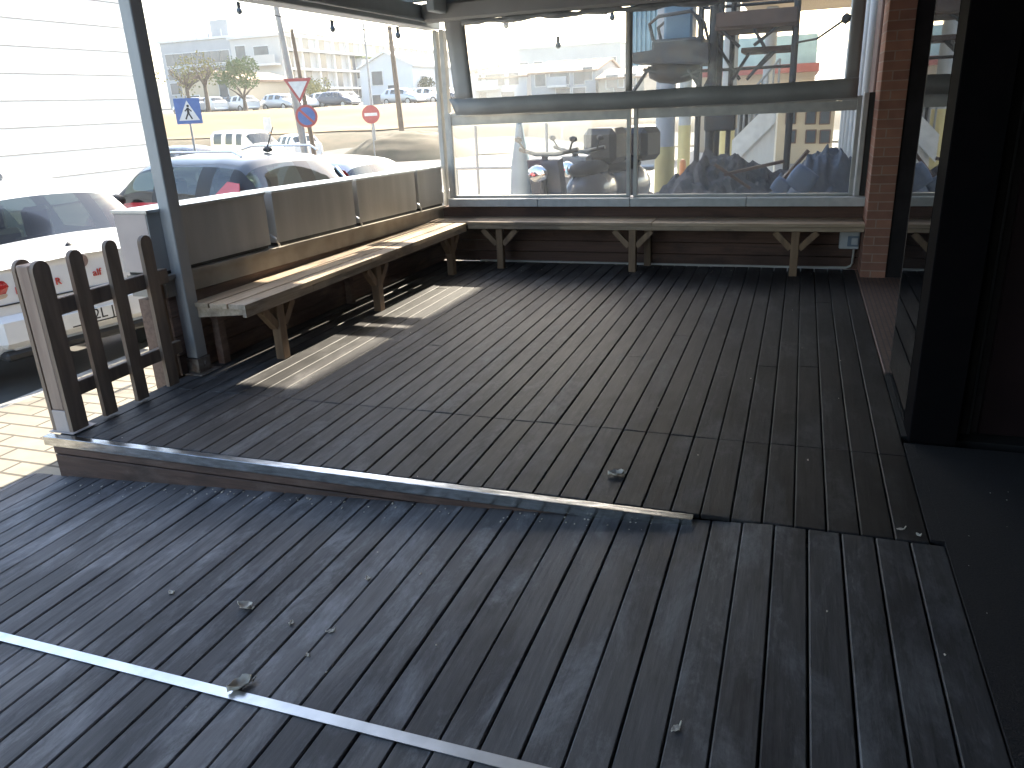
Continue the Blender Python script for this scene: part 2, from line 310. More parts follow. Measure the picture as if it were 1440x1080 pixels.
def text_mesh(body,size,mtx,m,name,parent,ext=.001):
    cu=bpy.data.curves.new(name,'FONT'); cu.body=body; cu.size=size; cu.align_x='CENTER'; cu.align_y='CENTER'; cu.extrude=ext
    o=bpy.data.objects.new(name,cu); COL.objects.link(o)
    bpy.context.view_layer.update(); dg=bpy.context.evaluated_depsgraph_get()
    me=bpy.data.meshes.new_from_object(o.evaluated_get(dg)); bpy.data.objects.remove(o)
    me.transform(mtx); me.materials.clear(); me.materials.append(MT[m])
    t=bpy.data.objects.new(name,me); COL.objects.link(t); t.parent=parent; return t

# ------------------------------------------------------------------ world / light
SUNDIR=Vector((.07,1.71,1)).normalized()   # towards the sun
el=math.asin(SUNDIR.z); az=math.atan2(SUNDIR.x,SUNDIR.y)
w=bpy.data.worlds.new('World'); scene.world=w; w.use_nodes=True
sky=w.node_tree.nodes.new('ShaderNodeTexSky'); sky.sky_type='NISHITA'; sky.sun_disc=False; sky.sun_elevation=el; sky.sun_rotation=az
sky.air_density=1.2; sky.dust_density=2.5; sky.ozone_density=1
bg=w.node_tree.nodes['Background']; bg.inputs[1].default_value=.13; w.node_tree.links.new(sky.outputs[0],bg.inputs[0])
sl=bpy.data.lights.new('sun','SUN'); sl.energy=5.0; sl.angle=R(.5); sl.color=(1,.90,.73)
so=bpy.data.objects.new('sun',sl); COL.objects.link(so); so.rotation_euler=SUNDIR.to_track_quat('Z','Y').to_euler(); so.location=(0,0,30)
vs=scene.view_settings; vs.view_transform='Standard'; vs.look='None'; vs.exposure=2.25; vs.gamma=1
scene.cycles.max_bounces=10; scene.cycles.transparent_max_bounces=24; scene.cycles.use_denoising=True
exec_parts=[]
# ================================================================== TERRACE
XL,XR,YE,YB=-3.52,.525,2.655,7.36
def zlow(x): return min(-.217+(x+3.48)*.0625,.001)
P=.112
mb=MB(); x=XR
rows=[]
while x>XL+.02:
    x0=max(x-P+random.uniform(.0038,.0062),XL); rows.append((x0,x)); x-=P
random.seed(11)
for i,(a,b) in enumerate(rows):
    cuts=[YE+.028,3.41+.004*math.sin(i*.7)]
    if random.random()<.4: cuts.append(random.choice([4.55,5.05,5.6,6.1])+random.uniform(-.05,.05))
    cuts.append(YB)
    for c0,c1 in zip(cuts[:-1],cuts[1:]):
        dz=random.uniform(-.0015,.0015)
        mb.box(a,b,c0+.0015,c1-.0015,-.022+dz,dz,bev=.004)
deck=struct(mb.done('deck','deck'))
MB().box(XL,XR,YE+.01,YB,-.30,-.03).done('underlay','under',deck)
# riser board under the deck edge, follows the sloping lower deck
rb=MB()
for z0,z1,yy in ((-.30,-.095,.012),(-.088,-.052,.008)):
    rb.box(XL+.01,XR-.01,YE-.022+yy*.3,YE+.008,z0,z1,bev=.003)
rb.done('riser','riser',deck)
nb=MB(); nb.box(XL-.03,-.28,YE-.028,YE+.012,.0025,.0055,bev=.001); nb.box(XL-.03,-.28,YE-.031,YE-.0285,-.042,.005,bev=.0005)
nb.done('metal_edge','nosing',deck)
# lower deck: slopes down towards the street
mb=MB(); x=XR+.045
while x>-3.72:
    a=x-P+random.uniform(.0042,.0066); a=max(a,-3.72)
    n=0; ys=[-1.2]+([random.uniform(.4,2.1)] if n else [])+[YE-.008 if a<-.42 else YE+.022]
    for c0,c1 in zip(ys[:-1],ys[1:]): mb.box(a,x,c0+.0015,c1-.0015,-.022,random.uniform(-.0015,.0015),bev=.004)
    x-=P
for v in mb.v: v.z+=zlow(v.x)
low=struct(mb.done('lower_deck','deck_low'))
MB().hexa([(-3.72,-1.2,-.5),(XR+.04,-1.2,-.3),(XR+.04,YE-.02,-.3),(-3.72,YE-.02,-.5),(-3.72,-1.2,zlow(-3.72)-.03),(XR+.04,-1.2,zlow(XR)-.03),(XR+.04,YE-.02,zlow(XR)-.03),(-3.72,YE-.02,zlow(-3.72)-.03)]).done('underlay','under',low)
st=MB(); xa,xb=-3.70,-.30
ya,yb=1.545,1.345
st.hexa([(x_,y_,zlow(x_)+h_) for h_ in (.0018,.0045) for x_,y_ in ((xa,ya),(xb,yb),(xb,yb+.036),(xa,ya+.036))])
st.done('metal_strip','alu',low)
# edge board of lower deck along the pavement
# ---- entrance mat and threshold
mt=MB().box(XR+.048,2.6,-1.2,3.545,-.03,.006); mt.box(XR+.004,XR+.0475,2.70,3.545,-.03,.005); m_=mt.done('entrance_mat','mat'); tag(m_,'dark coir entrance mat along the right edge of the deck','mat')
sp=MB()
random.seed(5)
for k in range(34):
    px_=random.uniform(.62,1.2); py_=random.uniform(1.2,3.2); s=random.uniform(.001,.003); sp.ico((px_,py_,.007),s,1,(1,random.uniform(.6,2),.5),.3)
o=sp.done('litter_specks','dirtwhite'); struct(o,'stuff')
th=struct(MB().box(XR+.003,1.05,4.50,7.30,-.03,.014,bev=.003).done('threshold','tile'))
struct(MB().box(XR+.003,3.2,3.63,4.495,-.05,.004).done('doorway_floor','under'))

# ---- left low fence
def fx(y): return -3.5+.10*(y-3.6)/3.7
def fz(y): return -.075*max(0,(y-3.9))/3.4
def fslab(mb,x0,x1,y0,y1,z0,z1,floor=False):
    a,b=fx(y0),fx(y1); za,zb=fz(y0),fz(y1)
    l0=0 if floor else za; l1=0 if floor else zb
    mb.hexa([(a+x0,y0,z0+l0),(a+x1,y0,z0+l0),(b+x1,y1,z0+l1),(b+x0,y1,z0+l1),(a+x0,y0,z1+za),(a+x1,y0,z1+za),(b+x1,y1,z1+zb),(b+x0,y1,z1+zb)])
lw=thing('low_wall','low brown plank wall behind the sunlit bench with a pale ledge on top','wall',(-3.6,5.5,0))
mb=MB(); z=.004
for k in range(4):
    fslab(mb,-.10,-.012+.003*(k%2),3.60,7.42,z,z+.118,floor=(k==0)); z+=.124
fslab(mb,-.24,-.105,3.60,7.42,-.2,.48)
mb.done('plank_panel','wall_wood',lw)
mb=MB(); fslab(mb,-.26,.008,3.585,7.42,.502,.605); fslab(mb,-.27,.022,3.58,7.42,.607,.632); mb.done('ledge','ledge',lw)
for y0,y1,lab in ((3.56,4.62,'nearest grey metal planter box, with a pale pink end face beside the square post'),(4.70,5.75,'second grey metal planter box from the square post, in front of the red car'),(5.81,6.84,'third grey metal planter box from the square post, beside the bright glare'),(6.89,7.42,'short grey planter box at the far corner, last in its row on the wall')):
    t=thing('planter_box',lab,'planter',(fx(y0)-.13,y0,.64+fz(y0)),0,'planter boxes on the low wall')
    mb=MB(); fslab(mb,-.255,-.012,y0+.004,y1,.655,1.0); mb.done('box_body','planter',t)
    mb=MB(); fslab(mb,-.265,-.002,y0-.004,y1+.006,1.002,1.018); mb.done('rim','alu',t)
    mb=MB(); fslab(mb,-.25,-.015,y0+.03,y1-.03,.634,.653); mb.done('base_rail','trim',t)
    if y0<3.6: mb=MB(); fslab(mb,-.25,-.018,y0,y0+.0035,.66,.996); mb.done('end_panel','planter_end',t)
    if y0>3.6:
        mb=MB(); mb.tube([(fx(y0)+.012,y0-.02,.636+fz(y0)),(fx(y0)+.03,y0-.045,.655+fz(y0)),(fx(y0)+.015,y0-.06,.70+fz(y0)),(fx(y0)-.03,y0-.05,.72+fz(y0))],.008,6); mb.done('hook','alu',t)

# ---- picket fence by the step
pf=thing('picket_fence','dark wooden picket fence panel with rounded tops at the deck corner','fence',(-3.46,2.72,0))
def picket(x0,x1,yc,w,z0,z1,parent):
    n=8; poly=[(-w/2,z0),(w/2,z0)]+[(w/2*math.cos(PI*k/n),z1-w/2+w/2*math.sin(PI*k/n)) for k in range(n+1)]
    mt_=Matrix(((0,0,1,x0),(1,0,0,yc),(0,1,0,0),(0,0,0,1)))
    MB().prism(poly,x1-x0,mt_).done('picket','picket',parent)
MB().box(-3.532,-3.447,2.70,2.79,.125,.872,bev=.006).done('end_post','picket_end',pf)
mb=MB().box(-3.535,-3.444,2.697,2.793,.004,.123,bev=.002); mb.box(-3.57,-3.40,2.68,2.83,.0055,.0095,bev=.001); mb.done('post_shoe','planter_end',pf)
picket(-3.557,-3.534,2.745,.095,.01,.895,pf)
picket(-3.444,-3.420,2.748,.098,.01,.89,pf)
for yc,zt in ((2.955,.905),(3.185,.915),(3.43,.90)): picket(-3.445,-3.420,yc,.082,.012,zt,pf)
MB().box(-3.485,-3.447,2.792,3.575,.60,.685,bev=.004).done('rail','picket',pf)
MB().box(-3.485,-3.447,2.792,3.575,.17,.245,bev=.004).done('rail','picket',pf)
MB().box(-3.56,-3.50,3.52,3.575,.012,.66,bev=.004).done('end_post','leg',pf)

# ---- steel posts and pergola
sp=thing('steel_post','square grey steel post at the front of the terrace beside the picket fence','post',(-3.47,3.71,0))
MB().box(-3.51,-3.43,3.66,3.755,.10,2.215,bev=.005).done('shaft','steel',sp)
mb=MB().box(-3.518,-3.422,3.652,3.763,.006,.098,bev=.004); mb.box(-3.55,-3.38,3.62,3.80,.001,.006,bev=.001)
mb.tube([(-3.421,3.71,.06),(-3.412,3.71,.06)],.012,8); mb.done('foot','shoe',sp)
cp=thing('corner_post','slim pale aluminium double post at the far corner beside the clear curtain','post',(-3.38,7.5,0))
MB().box(-3.425,-3.385,7.47,7.54,0,2.2,bev=.004).done('shaft','alu_paint',cp)
MB().box(-3.352,-3.305,7.46,7.54,0,2.2,bev=.004).done('shaft','alu_paint',cp)
MB().box(-3.475,-3.445,7.56,7.60,.9,1.56,bev=.004).done('side_rail','alu_paint',cp)
rf=thing('pergola_roof','grey fabric pergola roof with steel beams over the terrace','roof',(-1.5,5.5,2.2))
MB().box(-3.56,-3.40,3.56,7.62,2.215,2.40,bev=.006).done('beam','beam',rf)
mb=MB().box(-3.396,-3.36,3.56,7.40,2.25,2.275,bev=.003); mb.done('gutter','beam',rf)
MB().box(-3.395,.60,7.34,7.44,2.26,2.47,bev=.006).done('beam','beam',rf)
MB().box(-3.395,.60,7.18,7.33,2.245,2.40,bev=.02).done('awning_box','roof',rf)
MB().box(-3.56,.54,3.50,3.62,2.405,2.50,bev=.006).done('beam','beam',rf)
for yy in (4.75,5.95,7.05): MB().box(-3.56,.54,yy,yy+.06,2.405,2.478,bev=.004).done('rafter','beam',rf)
MB().box(-3.575,.54,3.45,7.63,2.505,2.52).done('fabric','roof',rf)
MB().box(-3.54,-3.535,3.62,4.2,2.41,2.49).done('valance','roof',rf)
MB().box(-3.2,-3.12,6.9,7.17,2.30,2.47,bev=.01).done('bracket','beam',rf)

# ---- benches
lb=thing('bench','long low wooden bench along the left fence with a strip of sunlight on it','bench',(-3.2,3.72,0),0,'wooden benches round the terrace')
def bx(y): return -3.055+.075*(y-3.72)/3.26
def bslab(mb,o0,o1,y0,y1,z0,z1):
    a,b=bx(y0),bx(y1); mb.hexa([(a+o0,y0,z0),(a+o1,y0,z0),(b+o1,y1,z0),(b+o0,y1,z0),(a+o0,y0,z1),(a+o1,y0,z1),(b+o1,y1,z1),(b+o0,y1,z1)])
mb=MB()
for o0,o1 in ((-.122,-.002),(-.262,-.136),(-.40,-.276)):
    for y0,y1 in ((3.72,5.2),(5.204,6.99)): bslab(mb,o0,o1,y0,y1,.412,.44)
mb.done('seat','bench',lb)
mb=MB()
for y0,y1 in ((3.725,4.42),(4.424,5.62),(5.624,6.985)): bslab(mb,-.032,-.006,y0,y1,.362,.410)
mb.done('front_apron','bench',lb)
MB().hexa([(-3.43,3.735,.345),(-3.09,3.735,.375),(-3.09,3.775,.375),(-3.43,3.775,.345),(-3.43,3.735,.409),(-3.09,3.735,.409),(-3.09,3.775,.409),(-3.43,3.775,.409)]).done('cross_beam','bench',lb)
for y in (4.06,5.31,6.68):
    x=bx(y)-.045
    lg=MB().box(x-.032,x+.032,y-.035,y+.035,.0,.361,bev=.004).done('leg','leg',lb)
    for s in (-1,1): MB().bar((x,y+s*.036,.225),(x,y+s*.155,.358),.05,.05,up=(1,0,0)).done('brace','leg',lg)
    MB().box(x-.30,x-.03,y-.02,y+.02,.372,.410).done('cross_beam','leg',lb)
for y in (3.90,5.5):
    MB().box(-3.46,-3.41,y-.03,y+.03,0,.41).done('rear_leg','wall_wood',lb)
bb=thing('bench','shaded wooden bench along the back wall under the glazing, on three forked legs','bench',(-1.4,7.1,0),0,'wooden benches round the terrace')
mb=MB()
for y0,y1 in ((6.975,7.10),(7.106,7.235),(7.241,7.355)):
    for x0,x1 in ((-2.972,-1.2),(-1.196,.54)): mb.box(x0,x1,y0,y1,.425,.452,bev=.003)
mb.box(-3.38,-2.976,6.998,7.355,.422,.449)
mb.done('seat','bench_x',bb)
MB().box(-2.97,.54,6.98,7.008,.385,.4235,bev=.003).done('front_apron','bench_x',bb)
for x in (-2.66,-1.375,.015):
    y=7.03
    lg=MB().box(x-.033,x+.033,y-.03,y+.03,.0,.384,bev=.004).done('leg','leg',bb)
    for s in (-1,1): MB().bar((x+s*.034,y,.235),(x+s*.17,y,.375),.05,.045,up=(0,1,0)).done('brace','leg',lg)
MB().box(-1.32,-1.26,7.30,7.355,0,.42).done('rear_leg','leg',bb)

# ---- back wall, sill, glazing
bw=thing('back_wall','low brown plank wall at the far end with a pale stone sill','wall',(-1.4,7.42,0))
mb=MB(); z=.0
for k in range(5):
    mb.box(-3.40,.60,7.362+.002*(k%2),7.50,z+.002,z+.106,bev=.003); z+=.109
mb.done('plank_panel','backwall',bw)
mb=MB()
for x0,x1 in ((-3.30,-2.36),(-2.357,-1.46),(-1.457,-.42),(-.417,.56)): mb.box(x0,x1,7.30,7.56,.552,.628,bev=.004)
mb.done('sill','sill',bw)
def screen(x0,x1,lab):
    t=thing('glazed_screen',lab,'glass screen',((x0+x1)/2,7.42,.63),0,'glazed screens on the sill')
    mb=MB(); f=.035
    mb.box(x0,x0+f,7.40,7.445,.630,1.44,bev=.003); mb.box(x1-f,x1,7.40,7.445,.630,1.44,bev=.003)
    mb.box(x0+f,x1-f,7.402,7.443,.630,.652,bev=.003); mb.box(x0+f,x1-f,7.402,7.443,1.405,1.44,bev=.003); mb.done('frame','alu_paint',t)
    MB().box(x0+f+.001,x1-f-.001,7.408,7.418,1.325,1.404).done('header_strip','alu_paint',t)
    MB().add([(x0+f,7.422,.652),(x1-f,7.422,.652),(x1-f,7.422,1.405),(x0+f,7.422,1.405)],[(0,1,2,3)]).done('glass_pane','glass',t)
screen(-3.29,-1.478,'left lower glass screen on the sill, washed out by sun, motor scooter behind it')
screen(-1.448,.45,'right lower glass screen on the sill, with the covered rubble heap behind it')
ep=thing('end_profile','narrow bright aluminium profile between the right glass screen and the brick pillar','post',(.5,7.42,.63))
MB().box(.462,.50,7.38,7.46,.63,1.46,bev=.003).done('profile','alu_paint',ep)
MB().box(.502,.56,7.40,7.44,.63,1.46).done('gap_strip','trim',ep)
# clear roll-down curtain
cu=thing('clear_curtain','clear roll-down plastic curtain with grey fabric borders above the lower glass','curtain',(-1.4,7.3,1.43))
def wav(x,z): return 7.300+.010*math.sin(x*3.1+.5)*(2.3-z)+.006*math.sin(x*9.3)*(2.3-z)
def zb(x): return 1.422-.008*math.sin((x+3.2)*.9)+.004*math.sin(x*5)
def sheet(mb,x0,x1,z0,z1,nx,nz,th=.004,edge=None):
    fr=[];bk=[]
    for j in range(nz+1):
        for i in range(nx+1):
            x=x0(j/nz)+(x1(j/nz)-x0(j/nz))*i/nx; za=z0(x); z=za+(z1(x)-za)*j/nz
            fr.append((x,wav(x,z),z)); bk.append((x,wav(x,z)+th,z))
    n=len(fr); fs=[]; W=nx+1
    for j in range(nz):
        for i in range(nx):
            a=j*W+i; q=(a,a+1,a+W+1,a+W); fs.append(q)
            if th: fs.append(tuple(n+k for k in reversed(q)))
    if th:
        for i in range(nx): fs.append((i+1,i,n+i,n+i+1)); a=nz*W+i; fs.append((a,a+1,n+a+1,n+a))
        for j in range(nz): a=j*W; fs.append((a,a+W,n+a+W,n+a)); a=j*W+nx; fs.append((a+W,a,n+a,n+a+W))
    mb.add(fr+(bk if th else []),fs,True); return mb
c=lambda k: (lambda *_:k)
lx=lambda t: -3.155-.065*t           # left outer edge leans
li=lambda t: -2.965-.05*t
mb=MB()
sheet(mb,lx,c(.405),zb,lambda x: zb(x)+.149,48,2)
sheet(mb,lx,li,lambda x: zb(x)+.150,c(2.30),3,12)
sheet(mb,c(.305),c(.402),lambda x: zb(x)+.150,c(2.30),3,10)
mb.done('border','tarp',cu)
sheet(MB(),c(-1.505),c(-1.445),lambda x: zb(x)+.150,c(2.24),2,10).done('centre_seam','alu_paint',cu)
sheet(MB(),li,c(-1.505),lambda x: zb(x)+.150,c(2.24),24,12,th=0).done('clear_pane','pvc',cu)
sheet(MB(),c(-1.445),c(.305),lambda x: zb(x)+.150,c(2.24),24,12,th=0).done('clear_pane','pvc',cu)
mb=MB(); pts=[]
for k in range(41):
    x=-3.02+3.35*k/40; pts.append((x,7.255+.006*math.sin(k*1.7),2.222+.006*math.sin(k*.9)+.004*math.sin(k*2.3)))
mb.tube(pts,[.026+.008*math.sin(k*1.3) for k in range(41)],10); mb.done('rolled_edge','roll',cu)

# ---- brick pillar, junction box, cable
bp=thing('brick_pillar','red brick pillar at the right end of the back wall','pillar',(.62,7.1,0))
MB().box(.545,.735,6.98,7.42,0,2.6,bev=.004).done('shaft','brick',bp)
jb=thing('junction_box','small grey junction box with a blue lid beside the brick pillar','junction box',(.46,7.33,.2))
MB().box(.375,.535,7.29,7.355,.19,.345,bev=.008).done('case','box',jb)
MB().box(.44,.53,7.278,7.289,.215,.305,bev=.004).done('lid','boxlid',jb)
MB().box(.47,.522,7.270,7.277,.232,.29,bev=.004).done('switch_cover','box',jb)
mb=MB(); mb.tube([(.50,7.335,.19),(.50,7.335,.06),(.485,7.335,.035),(.45,7.335,.02),(.1,7.335,.016),(-1.2,7.337,.012),(-3.0,7.338,.010)],.010,8); o=mb.done('conduit','cable'); tag(o,'pale cable conduit running along the foot of the back wall','cable')

# ---- right side: glass door leaf, black door post, dark recess, own building
gd=thing('glass_door','dark glass door leaf on the right reflecting the bright curtain','door',(.6,4.0,0))
MB().box(.547,.560,3.757,4.455,.02,2.55).done('glass','doorglass',gd)
mb=MB(); mb.box(.549,.600,4.457,4.50,.016,2.60,bev=.004); mb.box(.549,.580,3.76,4.455,.008,.0195); mb.box(.549,.585,3.76,4.455,2.552,2.60,bev=.004); mb.done('frame','doorframe',gd)
dp=thing('door_post','tall black door post at the edge of the entrance mat','post',(.64,3.65,0))
MB().box(.548,.735,3.55,3.755,.007,2.62,bev=.004).done('shaft','black',dp)
dw=thing('entrance_door','dark red-brown entrance door panel at the far right','door',(1.2,3.7,0))
MB().box(.85,2.2,3.72,3.76,.008,2.6,bev=.004).done('panel','darkred',dw)
mb=MB(); mb.box(.742,.80,3.70,3.79,.008,2.6,bev=.003); mb.box(.803,.846,3.735,3.77,.008,2.6); mb.done('frame','doorframe',dw)
MB().box(.800,.812,3.705,3.733,.008,2.6,bev=.003).done('trim_strip','trim',dw)
ob=thing('restaurant_building','dark rendered building wall above and beside the entrance doors','building',(2,4,0))
MB().box(.56,6.0,-3.0,7.36,2.63,6.5).done('upper_wall','wallrender',ob)
MB().box(-.6,6.0,-6,-3.05,-.4,6.5).done('added_wing','wallrender',ob)  # unseen block added behind the camera to cut sky light on the right
MB().box(2.25,6.0,-3.0,3.9,-.4,2.62).done('side_wall','darkred',ob)
MB().box(-2.1,.558,-2.95,3.35,2.50,2.60,bev=.01).done('added_canopy','doorframe',ob)  # out-of-view canopy added to darken the right of the deck
MB().box(1.06,1.16,4.49,6.99,0,2.62).done('recess_wall','doorframe',ob)
MB().box(.74,1.2,7.0,7.1,0,2.62).done('return_wall','doorframe',ob)
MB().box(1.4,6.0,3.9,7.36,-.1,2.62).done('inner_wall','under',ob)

# ---- grit and crumbs along the foot of the step and under the bench
mb=MB(); random.seed(21)
for k in range(150):
    if k<95: x=random.uniform(-3.4,-.4); y=YE-.04-abs(random.gauss(0,.05)); z=zlow(x)
    elif k<125: x=random.uniform(-3.4,.5); y=random.uniform(1.0,6.9); z=0 if y>YE else zlow(x)
    else: x=random.uniform(-3.3,.5); y=random.uniform(6.9,7.3); z=0
    sz=random.uniform(.0015,.0048); mb.ico((x,y,z+.002),sz,1,(1,random.uniform(.6,2.4),.5),.35)
struct(mb.done('grit','leaf'),'stuff')

# ---- dry leaves
def leaf(px,py,size,rot,curl,lab,z=None):
    p=atz(px,py,0)
    if p.y<YE-.03:
        for _ in range(4): p=atz(px,py,zlow(p.x))
    bm=bmesh.new(); n=5; rows_=9
    g=[[None]*(n) for _ in range(rows_)]
    for j in range(rows_):
        t=j/(rows_-1); wv=math.sin(PI*min(1,t*1.05)**.8)*.42*(1+.25*math.sin(j*2.1+px))+.01
        for i in range(n):
            s=(i/(n-1)-.5)*2; zz=curl*(abs(s)**1.5*.35+.25*(t-.5)**2*2)+.05*math.sin(j*1.7+i+py)
            g[j][i]=bm.verts.new((s*wv*size,(t-.5)*size*1.35,max(0,zz)*size+.002))
    for j in range(rows_-1):
        for i in range(n-1): bm.faces.new((g[j][i],g[j][i+1],g[j+1][i+1],g[j+1][i]))
    mb=MB().bm(bm,True,Matrix.Translation(p)@Matrix.Rotation(rot,4,'Z'))
    tp=p+Matrix.Rotation(rot,3,'Z')@Vector((0,-size*.68,.004)); mb.tube([tp,tp+Matrix.Rotation(rot,3,'Z')@Vector((.02*size,-size*.25,.012))],[.0016,.001],5)
    o=mb.done('dry_leaf','leaf'); md=o.modifiers.new('thick','SOLIDIFY'); md.thickness=.0012
    tag(o,lab,'leaf','dry leaves on the decking')
leaf(866,668,.050,1.9,.8,'single dry leaf on the upper deck, in front of the metal edge right of centre')
leaf(345,855,.045,1.5,.9,'crumpled dry leaf on the lower deck between the metal edge and the strip, largest there')
leaf(338,968,.055,2.6,1.1,'large curled dry leaf touching the pale metal strip')
leaf(241,834,.022,1.2,.5,'tiny pale leaf flake furthest left on the lower deck')
leaf(517,814,.020,.6,.5,'small leaf scrap on the lower deck below the middle of the metal edge')
leaf(410,877,.018,.3,.7,'tiny leaf scrap to the right of the crumpled leaf')
leaf(464,889,.020,2.0,.6,'tiny leaf scrap on the groove, right of two others above the strip')
leaf(433,922,.014,1.0,.6,'smallest leaf scrap just above the metal strip')
leaf(950,1026,.022,2.5,.4,'thin leaf scrap at the bottom of the photo, right of the strip end')
leaf(1266,745,.018,1.7,.4,'pale leaf scrap at the right end of the step')
leaf(1291,753,.016,.5,.6,'pale scrap at the corner of the deck beside the mat')
leaf(733,716,.018,1.5,.4,'small scrap lying under the metal edge of the step')
# ================================================================== STREET AND FIELD
def hgt(x,y):
    r=math.hypot(x,y)
    def ss(a,b,t): t=max(0,min(1,(t-a)/(b-a))); return t*t*(3-2*t)
    h=-.42-.22*ss(6,13,y)-.35*ss(14,40,r)
    h+=1.35*ss(44,50,r)+1.45*ss(50,66,r)+1.2*ss(75,130,r)+ 16*ss(150,420,r)
    return h
def polar(mbx,rs,a0,a1,na,lift=0,namp=0):
    V=[];F=[]
    for r in rs:
        for k in range(na+1):
            a=R(a0+(a1-a0)*k/na); x,y=-math.sin(a)*r,math.cos(a)*r
            z=hgt(x,y)+lift+(namp*noise.noise(Vector((x*.35,y*.35,0))) if namp else 0); V.append((x,y,z))
    W=na+1
    for j in range(len(rs)-1):
        for k in range(na): a=j*W+k; F.append((a,a+W,a+W+1,a+1))
    return mbx.add(V,F,True)
rs=[.5,3,5,7,9,11,14,18,23,28,34,40,44,47,50,54,58,62,66,70,76,85,100,115,130,160,200,260,340,420,700,1200]
g=polar(MB(),rs,-180,180,120); g.done('ground','asphalt')['kind']='structure'
fr=[43+.6*k for k in range(8)]+[48+.9*k for k in range(25)]
polar(MB(),[v for v in fr if v<=52.6],-26,86,140,.05,.18).done('bank','bank')['kind']='structure'
polar(MB(),[49.8+.8*k for k in range(26)],-26,86,140,.10,.12).done('field','field')['kind']='structure'
polar(MB(),[136,150,170,200,260,340,420,700],-60,89,60,.12).done('far_hill','hill')['kind']='structure'
# pavement of small tiles with a kerb
struct(MB().box(-4.93,-3.56,-2.5,16,-.55,-.272).done('pavement','paver'))
struct(MB().box(-5.06,-4.934,-2.5,16,-.60,-.285,bev=.01).done('kerb','kerb'))
struct(MB().box(-3.558,1.2,7.63,30,-.50,-.268).done('side_pavement','kerb'))

# white clad hall on the left
wh=thing('white_hall','long white clad hall with horizontal joints, left of the street','building',(-30,14,0))
cor=atz(275,224,hgt(-22,24)); XW=-21.5; YC=22.9
ztop=aty(262,64,YC).z; ztop=5.0
MB().box(-40,XW,-6,YC,-.8,5.35).done('wall','cladding',wh)
mb=MB()
for k in range(1,9): 
    z=-.75+k*.74
    if z<5.2: mb.box(XW+.001,XW+.012,-6,YC-.02,z,z+.022)
mb.done('joint','cladgap',wh)
MB().box(-40.05,XW+.06,-6.05,YC+.05,5.352,5.44,bev=.01).done('roof_edge','cladding',wh)
t=thing('wall_lamp','grey floodlight arm sticking out of the white hall wall','lamp',(XW,13.5,3.2))
a=Vector((XW+.02,15.1,3.9)); b=Vector((XW+1.0,13.4,3.2))
MB().bar(a,b,.10,.10).done('arm','lamp',t); MB().bar(b,b+Vector((.5,-.7,-.6)),.26,.14).done('lamp_head','lamp',t)
for k,(yy,hh) in enumerate(((15.5,.5),(19.2,.35),(20.5,.3),(21.4,.45))):
    t=thing('roof_vent','small grey vent on the white hall roof, number %s from the left'%('one two three four'.split()[k]),'vent',(XW-2,yy,5.44),0,'vents on the white hall roof')
    MB().tube([(XW-2,yy,5.44),(XW-2,yy,5.44+hh)],.09,8).done('pipe','lamp',t); MB().tube([(XW-2,yy,5.441+hh),(XW-2,yy,5.47+hh),(XW-2,yy,5.54+hh)],[.16,.15,.02],8).done('cowl','lamp',t)

